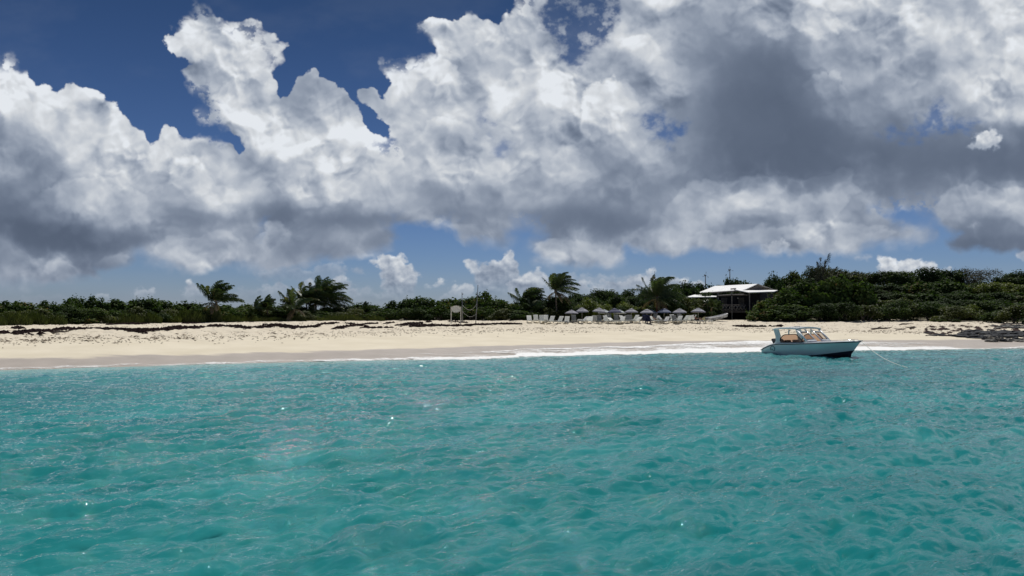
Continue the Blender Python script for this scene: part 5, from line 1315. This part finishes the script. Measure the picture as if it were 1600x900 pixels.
# ------------------------------------------------------------------ seaweed, driftwood, rocks
M_WEED = mat_plain('rotting_seaweed', (.022, .010, .010), .9, .35, 8, .5, spec=.1)
M_ROCK = mat_plain('dark_wet_rock', (.028, .032, .037), .8, .35, 4, .8, col2=(.010, .012, .016), spec=.25)
M_ROCKP = mat_plain('pale_weathered_rock', (.20, .19, .165), .85, .3, 4, .8, col2=(.10, .095, .085))
M_WOOD = mat_plain('grey_driftwood', (.16, .13, .11), .9, .3, 8, .6)
def weed():
    rg = np.random.default_rng(12); C = []; S = []
    segs = [(-250, 517, 0, 517.5, .3, 2.2), (0, 518, 14, 517.8, .9, .6), (20, 518, 80, 516.5, 1.0, 1.2), (20, 512, 40, 514, .5, 1.0), (80, 517, 110, 513, .8, .8), (85, 515.5, 160, 514.5, .8, .8), (150, 514.5, 230, 516.8, 1.0, .7), (165, 507.5, 240, 506, .25, .8), (205, 516, 235, 515, .9, 1.0), (230, 516, 300, 513.2, .9, .9), (262, 512, 300, 512.5, .6, 1),
     (280, 514, 320, 511.5, .8, 1.2), (285, 507, 312, 505.5, .5, .9), (325, 511, 352, 510, 1.0, 1.6), (354, 510.5, 392, 512.3, 1.2, 1.8), (395, 512, 425, 511.5, .9, .9), (412, 508.5, 455, 510, 1.2, 1.8), (440, 511, 475, 511.5, 1.0, 1.2), (475, 511.5, 500, 509.8, .8, 1), (495, 508, 530, 505, .5, 1.2), (520, 512, 560, 508.5, .8, 1.0), (540, 505.5, 575, 510, .45, 1.3),
     (565, 508, 590, 505.5, .6, 1), (600, 507, 615, 504, .5, .9), (618, 508.8, 660, 504.5, 1.1, 1.8), (640, 508.5, 700, 508, 1.0, 1.4), (665, 503.5, 675, 502.5, .6, .8), (690, 508.5, 735, 508.6, 1.0, 1.2), (700, 502, 730, 504, .5, .9), (725, 508, 770, 506.6, 1.0, 1.2), (765, 506.5, 815, 506.3, 1.0, 1.0), (560, 511, 612, 511, .4, .8), (640, 510.5, 700, 511.5, .35, .8),
     (1146, 510, 1180, 509.8, 1.1, 1.3), (1180, 510.5, 1215, 509.5, .3, .5), (1213, 509.5, 1222, 508.8, .9, .8)]
    for x0, y0, x1, y1, dn, th in segs:
        L_ = abs(x1-x0); n = int(L_*9*dn)
        k = rg.random(n); env = .35 + .65*np.sin(np.pi*np.clip(k, .02, .98))
        px = x0+(x1-x0)*k; yy = y0+(y1-y0)*k + .5*samp(FBM, px/90, px*0+.3) + rg.normal(size=n)*th*.42*env
        # row -> depth on the beach: interpolate along the seaweed berm
        d3 = curve(3, px); y3 = np.interp(px, PK, YWEED); d4 = curve(4, px); y4 = np.interp(px, PK, YVEG)
        D = d3 + (y3-yy)/(y3-y4+1e-3)*(d4-d3)
        D = np.clip(D, d3-3.5, d4-.5); C.append(np.stack([px, D], 1)); S.append(rg.uniform(.10, .28, n)*(.7+.5*env))
    C = np.concatenate(C); S = np.concatenate(S); keep = samp(FBM2, C[:, 0]/120, C[:, 1]/5) + .5*samp(FBM, C[:, 0]/30, C[:, 1]/2) > -.22; C = C[keep]; S = S[keep]; z = ground_z(C[:, 0], C[:, 1]); X = (C[:, 0]-HX)/FPX*C[:, 1]; n = len(C)
    V = []; F = []
    ang = rg.uniform(0, 6.28, n); h = S*rg.uniform(.35, .8, n)
    ca, sa = np.cos(ang), np.sin(ang); l = S*rg.uniform(.8, 1.9, n)
    pts = [(ca*l, sa*l, -.03+0*h), (-sa*S*.7, ca*S*.7, -.03+0*h), (-ca*l, -sa*l, -.03+0*h), (sa*S*.7, -ca*S*.7, -.03+0*h), (ca*l*.2, sa*l*.2, h)]
    V = np.stack([np.stack([X+a, C[:, 1]+b, z+c], 1) for a, b, c in pts], 1).reshape(-1, 3)
    b0 = np.arange(n)*5; F = np.concatenate([np.stack([b0+i, b0+(i+1) % 4, b0+4], 1) for i in range(4)])
    tag(obj('seaweed', mesh_np('seaweed', V, F, M_WEED, False)), 'dark brown seaweed washed up in long broken drifts along the sand', 'seaweed', kind='stuff')
weed()
def debris():  # litter, plus dark specks standing in for shade in the sand's dents
    rg = np.random.default_rng(21); n = 9000; px = rg.uniform(-250, 1560, n); d2 = curve(2, px); d3 = curve(3, px); d4 = curve(4, px)
    band = np.where(rg.random(n) < .62, d2 + (d3-d2)*rg.normal(size=n)*.10 + (d3-d2)*.62, d2 + (d4-d2)*rg.uniform(.45, 1, n))
    keep = (rg.random(n) < .25 + .75*sst(-.15, .35, samp(FBM2, px/190, band/9))) & (band > d2+2) & (band < d4); px = px[keep]; D = band[keep]; n = len(px)
    X = (px-HX)/FPX*D; z = ground_z(px, D); s = rg.uniform(.015, .045, n)*(1+1.2*(rg.random(n) < .05)); a = rg.normal(size=n)*.35
    pts = [(np.cos(a)*s*3.2, np.sin(a)*s*3.2, -.02), (-np.sin(a)*s, np.cos(a)*s, -.02), (-np.cos(a)*s*3.2, -np.sin(a)*s*3.2, -.02), (np.sin(a)*s, -np.cos(a)*s, -.02), (0*a, 0*a, s*.35+.01)]
    V = np.stack([np.stack([X+q, D+r, z+c+.015], 1) for q, r, c in pts], 1).reshape(-1, 3)
    b0 = np.arange(n)*5; F = np.concatenate([np.stack([b0+i, b0+(i+1) % 4, b0+4], 1) for i in range(4)])
    M_ = mat_plain('litter_and_shade_specks', (.26, .20, .14), .95, .5, 3, spec=.1)
    tag(obj('litter_and_dent_shade', mesh_np('litter_and_dent_shade', V, F, M_, False)), 'dry leaves, twigs and weed scraps, with dark specks for dent shade', 'beach debris', kind='stuff')
debris()
def rock_mesh(seed, mat):
    rg = np.random.default_rng(seed); bm = bmesh.new(); bmesh.ops.create_icosphere(bm, subdivisions=3, radius=1); off = rg.uniform(0, 50, 3)
    from mathutils import noise as nz
    for v in bm.verts:
        c = v.co.copy(); q = nz.fractal(c*1.4 + Vector(off), 1, 2, 4) ; r = 1 + .42*q
        f = nz.cell(c*1.7 + Vector(off)); v.co = c*(r + .14*f)
        v.co.z *= .62
    me = bpy.data.meshes.new('rock'); bm.to_mesh(me); bm.free(); me.materials.append(mat); return me
def rocks():
    rg = np.random.default_rng(33); D_ = [rock_mesh(i, M_ROCK) for i in range(5)]; P_ = [rock_mesh(10+i, M_ROCKP) for i in range(3)]
    def put(p, D, s, sy, sz, me, label, group):
        o = obj('rock', me); o.location = pos(p, D, sz*.15); o.scale = (s, sy, sz); o.rotation_euler = (0, 0, rg.uniform(0, 6.28) if abs(s-sy) < s*.5 else rg.normal()*.15)
        tag(o, label, 'rock', group)
    # the dark flat ledge
    for i in range(74):
        k = (i+rg.random())/74; p = 1500 + 230*k; yy = rg.uniform(519.5, 527.5) + max(0, (1530-p))*.10*1
        D = np.interp(yy, [505, 516, 530, 540], [float(curve(4, p)), float(curve(3, p)), float(curve(2, p)), float(curve(1, p))])
        put(p, D, rg.uniform(.5, 1.15), rg.uniform(.5, 1.2), rg.uniform(.22, .42), D_[i % 5], nth('ledge') + ' dark slab from the left in the low ledge by the right edge', 'slabs of the dark rock ledge')
    for i in range(34):
        p = 1535 + 200*(i+rg.random())/34; yy = rg.uniform(528, 536)
        D = np.interp(yy, [505, 516, 530, 540], [float(curve(4, p)), float(curve(3, p)), float(curve(2, p)), float(curve(1, p))])
        put(p, D, rg.uniform(.22, .6), rg.uniform(.25, .6), rg.uniform(.22, .5), (P_[i % 3] if rg.random() < .5 else D_[i % 5]), nth('bould') + ' boulder from the left at the foot of the ledge near the foam', 'boulders at the foot of the ledge')
    for i in range(30):
        p = 1545 + 180*(i+rg.random())/30; yy = rg.uniform(510, 518)
        D = np.interp(yy, [505, 516, 530, 540], [float(curve(4, p)), float(curve(3, p)), float(curve(2, p)), float(curve(1, p))])
        put(p, D, rg.uniform(.4, 1.1), rg.uniform(.4, 1), rg.uniform(.14, .3), (P_ if rg.random() < .35 else D_)[i % 3], nth('upslab') + ' flat grey slab from the left on the upper beach behind the ledge', 'slabs on the upper beach at the right')
    for p, yy, s in ((1448, 522.6, .3), (1452, 521.5, .35), (1455, 525.5, .35), (1466, 525, .5), (1472, 525.3, .4), (1484, 524.8, .3), (1505, 521.5, .5), (1515, 519.5, .6)):
        D = np.interp(yy, [505, 516, 530, 540], [float(curve(4, p)), float(curve(3, p)), float(curve(2, p)), float(curve(1, p))])
        put(p, D, s*1.5, s, s*.4, D_[int(p) % 5], nth('smallrock') + ' small dark rock from the left on sand left of the ledge', 'small rocks left of the ledge')
    o = obj('rock', P_[1]); o.location = pos(1556, 74.5, .25); o.scale = (.28, .28, .38); tag(o, 'single whitish boulder standing among the dark rocks by the water', 'rock')
    # purple brown weed and twigs caught between the slabs
    n = 2600; px = rg.uniform(1446, 1600, n); yy = 517 + (px-1500)*-.03 + rg.normal(size=n)*4.0; yy = np.clip(yy, 506, 526)
    keep = (rg.random(n) < sst(-.02, .35, samp(FBM2, px/55, yy/9)+.02)) & (np.abs(samp(FBM, px/40, yy/5)) < .22); px = px[keep]; yy = yy[keep]; n = len(px)
    D = np.array([np.interp(y_, [505, 516, 530, 540], [float(curve(4, p_)), float(curve(3, p_)), float(curve(2, p_)), float(curve(1, p_))]) for p_, y_ in zip(px, yy)])
    X = (px-HX)/FPX*D; z = ground_z(px, D); s = rg.uniform(.06, .22, n); a = rg.normal(size=n)*.6; l = s*rg.uniform(1, 3, n)
    pts = [(np.cos(a)*l, np.sin(a)*l, 0), (-np.sin(a)*s, np.cos(a)*s, 0), (-np.cos(a)*l, -np.sin(a)*l, 0), (np.sin(a)*s, -np.cos(a)*s, 0), (0*a, 0*a, s*.7)]
    V = np.stack([np.stack([X+q, D+r, z+c], 1) for q, r, c in pts], 1).reshape(-1, 3)
    b0 = np.arange(n)*5; F = np.concatenate([np.stack([b0+i, b0+(i+1) % 4, b0+4], 1) for i in range(4)])
    M_ = mat_plain('purple_brown_wrack', (.085, .055, .050), .9, .45, 3, spec=.1)
    tag(obj('seaweed', mesh_np('seaweed', V, F, M_, False)), 'purple brown seaweed and twigs caught around the rocks at the right', 'seaweed', kind='stuff')
rocks()
def driftwood(p, yy, L_, label, seed, r=.07):
    rg = np.random.default_rng(seed); D = float(np.interp(yy, [500.5, 511, 532, 537], [curve(4, p), curve(3, p), curve(2, p), curve(1, p)]))
    t = thing('driftwood', pos(p, D, .05), label, 'driftwood', rz=rg.normal()*.2)
    b = MB(); b.tube([(-L_/2, 0, .02), (-L_*.1, .08, .12), (L_*.2, -.05, .10), (L_/2, .1, .22)], [r, r*1.2, r, r*.4], 6); b.build('log', M_WOOD, t)
    for k in range(5):
        x = rg.uniform(-.4, .4)*L_; q = MB(); q.tube([(x, 0, .1), (x+rg.normal()*.3, rg.normal()*.2, .22), (x+rg.normal()*.6, rg.normal()*.3, .15+.2*rg.random())], [r*.5, r*.35, r*.15], 5); q.build('branch', M_WOOD, t)
driftwood(1377, 515, 2.6, 'grey tangled branch lying on the sand right of the boat roof', 1, .10)
driftwood(1412, 508, 1.4, 'short grey stick high on the sand right of the boat', 2)
driftwood(1425, 513.5, .8, 'dark stump on the sand left of the first rocks', 3, .12)
driftwood(1407, 517, 1.2, 'thin low branch on the sand above the mooring line', 4, .05)
driftwood(97, 514, 1.6, 'forked dark driftwood stick rising from the seaweed at the far left', 5, .06)
driftwood(1380, 500.8, .7, 'small upright dead twig at the edge of the bushes', 6, .04)
# ------------------------------------------------------------------ the moored boat
def boat():
    M_HULL = mat_plain('water_tinted_gelcoat', (.56, .66, .66), .28, .03, 1.2, coat=.3)  # teal light reflected off the water is mixed into the pale hull colour
    M_GUN = mat_plain('boat_white', (.84, .86, .86), .35, .03, 2, coat=.2)
    M_BOT = mat_plain('dark_bottom_paint', (.012, .014, .028), .5, .2, 3)
    M_RUB = mat_plain('black_rub_rail', (.02, .024, .032), .5, .1, 3)
    M_DECK = mat_plain('grey_deck', (.33, .32, .36), .7, .08, 4)
    M_SEAT = mat_plain('white_vinyl', (.66, .64, .60), .5, .05, 4)
    M_DKV = mat_plain('black_vinyl', (.03, .03, .035), .5, .1, 4)
    M_LOGO = mat_plain('logo_dark_teal', (.02, .08, .10), .5, .05, 4)
    M_CHROME = mat_plain('stainless', (.6, .6, .6), .2, .03, 4, metal=1)
    def glass(name, col, al):
        m, nt, P, N, L = new_mat(name); P.inputs['Roughness'].default_value = .03; P.inputs['Base Color'].default_value = (.02, .02, .02, 1)
        tr = N('ShaderNodeBsdfTransparent'); tr.inputs[0].default_value = (*col, 1); mx = N('ShaderNodeMixShader'); mx.inputs[0].default_value = al
        L(tr.outputs[0], mx.inputs[1]); L(P.outputs[0], mx.inputs[2]); L(mx.outputs[0], nt.nodes['Material Output'].inputs[0]); return m
    M_AMB = glass('amber_tinted_glass', (.60, .43, .35), .12); M_CLR = glass('windscreen_glass', (.78, .72, .70), .12)
    TH = 63.7; base = Vector((23.12, 56.75, 0)); t = thing('motor_boat', base, 'water-tinted pale cabin motor boat with white roof moored just off the beach', 'boat', rz=R(-TH))
    t.rotation_euler = (0, R(-.8), R(-TH)); t.scale = (1.115, 1.2, 1.0)
    Lh = 3.75
    def prof(k):     # k 0 stern .. 1 bow : half beam, sheer height, chine height, chine half beam, keel
        hb = 1.16*(min(1, .86 + .9*k) if k < .2 else 1)*(1 - max(0, (k-.52)/.48)**2.15)
        sh = .36 + (.86-.36)*(1-(1-min(1, k/.26))**2.0) + .30*max(0, (k-.26)/.74)**1.25
        ck = -.02 + .26*max(0, (k-.45)/.55)**1.5; cb = hb*(.88 - .40*max(0, (k-.35)/.65)**1.1)
        kl = -.30 + .0*k + .30*max(0, (k-.75)/.25)**2
        return max(hb, .015), sh, ck, max(cb, .01), kl
    def st(k):
        x = -Lh + 2*Lh*k; return x
    n = 42; ks = [i/(n-1) for i in range(n)]
    def bowx(k, f):  # raked stem: lower points sit further aft near the bow
        return st(k) - (1-f)*.72*max(0, (k-.62)/.38)**1.3
    sides = {}
    for s, nm in ((-1, 'stbd'), (1, 'port')):
        rows = []
        for k in ks:
            hb, sh, ck, cb, kl = prof(k); r = []
            for j in range(9):
                f = j/8; bulge = .05*math.sin(f*PI)*(1-k); r.append((bowx(k, f), s*(cb + (hb-cb)*f**(.8+.5*k) + bulge), ck + (sh-ck)*f))
            rows.append(r)
        sides[nm] = rows
    b = MB(); b.grid(sides['stbd']); b.grid(sides['port']); hull_ = b.build('hull', M_HULL, t)
    rows = []
    for k in ks:
        hb, sh, ck, cb, kl = prof(k); rows.append([(bowx(k, 0), -cb, ck), (bowx(k, 0)-.02, -cb*.5, (ck+kl)/2), (bowx(k, 0)-.05*k, 0, kl), (bowx(k, 0)-.02, cb*.5, (ck+kl)/2), (bowx(k, 0), cb, ck)])
    b = MB(); b.grid(rows); b.build('hull_bottom', M_BOT, t)
    # a painted band of bottom colour up the forefoot
    for s in (-1, 1):
        rows = []
        for k in ks[14:]:
            hb, sh, ck, cb, kl = prof(k); f1 = .015 + .26*max(0, (k-.45)/.55)**1.2; r = []
            for j in range(4):
                f = f1*j/3; bulge = .05*math.sin(f*PI)*(1-k); r.append((bowx(k, f)+.006, s*(cb + (hb-cb)*f**(.8+.5*k) + bulge + .006), ck + (sh-ck)*f))
            rows.append(r)
        b = MB(); b.grid(rows); b.build('boot_top', M_BOT, hull_)
    # transom
    hb, sh, ck, cb, kl = prof(0); b = MB(); b.poly([(-Lh, -hb, sh), (-Lh, -cb, ck), (-Lh, 0, kl), (-Lh, cb, ck), (-Lh, hb, sh)]); b.build('transom', M_HULL, t)
    for s in (-1, 1):
        b = MB(); b.tube([(bowx(k, 1)+(.03 if k > .97 else 0), s*(prof(k)[0]+.015), prof(k)[1]-.035) for k in ks], .034, 6); b.build('rub_rail', M_RUB, hull_)
        b = MB(); b.tube([(bowx(k, 1)+.01, s*(prof(k)[0]-.03), prof(k)[1]+.02) for k in ks], .045, 6); b.build('gunwale', M_GUN, t)
    # fore deck (crowned), side decks, cockpit sole
    def deckrow(k, y0, y1, dz=0., crown=.10, m=9):
        hb, sh, *_ = prof(k); r = []
        for j in range(m):
            y = y0 + (y1-y0)*j/(m-1); r.append((bowx(k, 1), y*hb, sh + dz + crown*(1-y*y)*(hb/1.16)))
        return r
    b = MB(); b.grid([deckrow(k, -.97, .97, .0, .12) for k in ks if k >= .52]); b.build('fore_deck', M_DECK, t)
    b = MB(); b.grid([deckrow(k, -.97, .97, .03, .13) for k in ks if k >= .86]); b.build('bow_platform', M_GUN, t)
    for s in (-1, 1):
        b = MB(); b.grid([[(bowx(k, 1), s*prof(k)[0]*.985, prof(k)[1]+.012), (bowx(k, 1), s*prof(k)[0]*.80, prof(k)[1]+.03)] for k in ks if k <= .56]); b.build('side_deck', M_GUN, t)
    b = MB(); b.grid([[(st(k), y*prof(k)[0]*.9, .12 if k > .12 else .2) for y in (-1, 0, 1)] for k in ks if k <= .56]); b.build('cockpit_sole', M_DECK, t)
    # cabin sides: a coaming, then an arched amber window, the solid aft pillar
    XA, XF, XB = -2.02, -.8, .45      # aft pillar, roof front, windscreen foot
    ZB = .92; ZT = 1.98; YW = 1.00
    def side_z(x): return prof((x+Lh)/(2*Lh))[1]
    for s in (-1, 1):
        y = s*YW
        b = MB(); rows = []
        for i in range(16):
            x = XA-.25 + (XB-XA+.25)*i/15; rows.append([(x, y*1.02, side_z(x)-.02), (x, y, side_z(x)+.17 - .05*i/15)])
        b.grid(rows, False); bmesh.ops.solidify(b.bm, geom=b.bm.faces[:], thickness=.04); b.build('cabin_coaming', M_HULL, t)
        # aft pillar, swept
        b = MB(); z0 = side_z(XA)+.05
        pts = [(XA-.50, z0-.08), (XA+.12, z0-.05), (XA+.05, z0+.25), (XA+.10, z0+.6), (XA-.05, ZT), (XA-.52, ZT), (XA-.34, z0+.55), (XA-.32, z0+.2)]
        v0 = [b.bm.verts.new((x, y-.03*s, z)) for x, z in pts]; v1 = [b.bm.verts.new((x, y+.03*s, z)) for x, z in pts]; b.bm.faces.new(v0); b.bm.faces.new(v1[::-1])
        for k in range(len(pts)): b.bm.faces.new((v0[k], v0[(k+1) % len(pts)], v1[(k+1) % len(pts)], v1[k]))
        b.build('aft_pillar', M_HULL, t)
        # arched window
        zc = ZB+.07; arch = []
        for i in range(14):
            a = PI - PI/2*i/13; arch.append((XA+.62 + .58*math.cos(a), zc + .60*math.sin(a)))
        arch += [(-.60, zc+.64), (-.50, zc+.62), (.12, zc+.04)]
        fr = arch + [arch[0]]
        b = MB(); b.tube([(x, y, z) for x, z in fr], .032, 6); wf = b.build('window_frame', M_RUB, t)
        b = MB(); b.poly([(x, y, z) for x, z in arch]); b.build('side_window', M_AMB, wf)
        b = MB(); b.tube([(-1.15, y*.99, ZT-.02), (-1.17, y, zc+.62)], .045, 6); b.build('roof_strut', M_HULL, t)
    # roof: crowned, thin, dark underneath
    rows = []; XR0, XR1 = -2.62, -.38
    for i in range(13):
        k = i/12; x = XR0 + (XR1-XR0)*k; hw = 1.10*(1-.10*(1-k)**3 - .05*k**3); rows.append([(x, y*hw, ZT + .085 + .11*(1-y*y) + .05*math.sin(k*PI) - .03*(1-k)) for y in np.linspace(-1, 1, 11)])
    b = MB(); b.grid(rows); bmesh.ops.solidify(b.bm, geom=b.bm.faces[:], thickness=.10); rf = b.build('roof', M_GUN, t)
    edge = [rows[i][0] for i in range(13)] + rows[-1][1:-1] + [rows[i][-1] for i in range(12, -1, -1)] + rows[0][1:-1][::-1] + [rows[0][0]]
    b = MB(); b.tube([(x, y, z-.035) for x, y, z in edge], .05, 6); b.build('roof_edge', M_HULL, rf)
    MB().box((-1.9, .5, ZT+.22), (.30, .25, .06)).build('roof_hatch', M_DKV, rf)
    # windscreen: raked pillars, two framed panes with an open walk-through between
    def bar(a, c, r, nm, mt=M_GUN): MB().tube([a, c], r, 6).build(nm, mt, t)
    zdk = side_z(XB)+.10
    top = lambda y: Vector((XR1-.10, y, ZT+.02)); foot = lambda y: Vector((XB+.10-.10*abs(y), y, zdk+.02*(1-abs(y))))
    for y in (-1.02, 1.02): bar(top(y*.98), foot(y), .075, 'windscreen_pillar')
    def fr_pt(y, f): return foot(y).lerp(top(y), f)
    for y0, y1 in ((-.96, -.30), (.30, .96)):
        lo, hi = .20, .74
        c = [fr_pt(y0, lo), fr_pt(y1, lo), fr_pt(y1, hi), fr_pt(y0, hi)]
        pf = MB().tube(c + [c[0]], .028, 6, False).build('pane_frame', M_RUB, t)
        MB().poly(c).build('windscreen_pane', M_CLR, pf)
        b = MB(); b.tube([fr_pt(y0-.03, .05), fr_pt(y1+.03, .05)], .085, 6); b.build('windscreen_sill', M_GUN, t)
        b = MB(); q = [fr_pt(y0, .0), fr_pt(y1, .0), fr_pt(y1, lo), fr_pt(y0, lo)]; b.poly(q, .02); b.build('lower_panel', M_GUN, t)
        b = MB(); b.tube([fr_pt(y0-.03, hi+.05), fr_pt(y1+.03, hi+.05)], .045, 6); b.build('pane_top_rail', M_GUN, t)
    for y in (-.27, .27): bar(foot(y), top(y), .05, 'centre_mullion')
    bar(foot(-1.0), foot(1.0), .03, 'screen_base', M_HULL)
    # inside
    for y in (-.5, .5):
        b = MB(); b.box((-.80, y, .62), (.5, .5, .16), bevel=.04); b.box((-1.05, y, .92), (.12, .5, .56), rot=(0, -.15, 0), bevel=.05); b.build('helm_seat', M_SEAT, t)
        MB().tube([(-.80, y, .12), (-.80, y, .56)], .06, 8).build('seat_pedestal', M_CHROME, t)
    b = MB(); b.box((-.12, -.5, .62), (.42, .75, .95), bevel=.06); b.build('console', M_DKV, t)
    b = MB(); b.box((-.12, .55, .55), (.42, .6, .8), bevel=.06); b.build('console', M_DKV, t)
    wp = [(-.38, -.5 + .17*math.cos(a), .98 + .17*math.sin(a)) for a in np.linspace(0, 2*PI, 17)]; MB().tube(wp, .016, 5, False).build('steering_wheel', M_DKV, t)
    b = MB(); b.box((-1.55, -.55, .62), (.55, .6, .40), bevel=.10); b.build('lounge_seat', M_DKV, t)
    b = MB(); b.box((-1.72, -.55, .95), (.16, .55, .42), rot=(0, -.2, 0), bevel=.07); b.build('seat_back', M_DKV, t)
    b = MB(); b.box((-1.55, .55, .60), (.6, .6, .45), bevel=.10); b.build('lounge_seat', M_SEAT, t)
    # outboard: cowl, leg, bracket
    ob = MB(); ob.box((0, 0, .30), (.34, .38, .55), rot=(0, .12, 0), bevel=.10); o = ob.build('outboard_cowl', M_DKV, t); o.location = (-3.3, .1, .72); o.rotation_euler = (0, R(38), 0); 
    ob = MB(); ob.tube([(0, 0, .1), (-.04, 0, -.55)], [.09, .06], 8); ob.tube([(-.04, 0, -.55), (-.25, 0, -.56)], [.06, .04], 8); o2 = ob.build('outboard_leg', M_DKV, t); o2.location = (-3.62, .25, .5); o2.rotation_euler = (0, R(30), 0)
    MB().box((-2.78, -.45, 1.0), (.20, .8, .55), rot=(0, -.55, 0), bevel=.06).build('aft_backrest', M_DKV, t)
    # swim platform rail and stern tip
    MB().tube([(-3.75, -.8, .34), (-4.1, -.8, .30), (-4.1, .2, .30), (-3.75, .2, .34)], .02, 6).build('stern_rail', M_CHROME, t)
    # bow rail, cleats, anchor roller
    for s in (-1, 1):
        pts = [(bowx(k, 1)-.05, s*prof(k)[0]*.80, prof(k)[1]+.10+.05) for k in (.74, .80, .86, .92, .965)]
        MB().tube(pts, .014, 6).build('grab_rail', M_CHROME, t)
        for k in (.7, .95): MB().box((bowx(k, 1), s*prof(k)[0]*.86, prof(k)[1]+.07), (.16, .03, .035)).build('cleat', M_CHROME, t)
    MB().box((Lh-.02, 0, prof(1)[1]+.05), (.28, .07, .05)).build('anchor_roller', M_CHROME, t)
    # emblem on the quarter: an open ring like a turning turtle, with a flipper stroke inside
    lx, lz, q = -2.52, .47, .20
    def onhull(dx, dz):
        k = (lx+dx+Lh)/(2*Lh); hb, sh, ck, cb, kl = prof(k); f = (lz+dz-ck)/(sh-ck); f = min(1, max(0, f)); bulge = .05*math.sin(f*PI)*(1-k); return Vector((lx+dx, -(cb + (hb-cb)*f**(.8+.5*k) + bulge + .006), lz+dz))
    b = MB(); b.tube([onhull(q*math.cos(a), q*.95*math.sin(a)) for a in np.linspace(-.9, 3.9, 20)], [.026]*20, 5)
    b.tube([onhull(-.05+.05*i/5, -.02-.10*math.sin(i/5*2.2)) for i in range(6)], .024, 5); b.tube([onhull(.02+.09*i/4, -.17+.02*i/4) for i in range(5)], .02, 5)
    b.build('emblem', M_LOGO, hull_)
    # mooring line, from the stem down into the water
    M_LINE = mat_plain('white_mooring_line', (.74, .74, .68), .8, .05, 20)
    bpy.context.view_layer.update(); a = t.matrix_world @ Vector((Lh+.02, 0, prof(1)[1]-.0)); c = Vector(((1420-HX)/FPX*44.4, 44.4, -.08)); pts = []
    for i in range(19):
        k = i/18; v = a.lerp(c, k); v.z -= .30*math.sin(k*PI); pts.append(v)
    rp = MB(); rp.tube(pts, .020, 6); rp = rp.build('mooring_line', M_LINE); tag(rp, 'thin white mooring line running from the bow down into the water', 'rope')
boat()
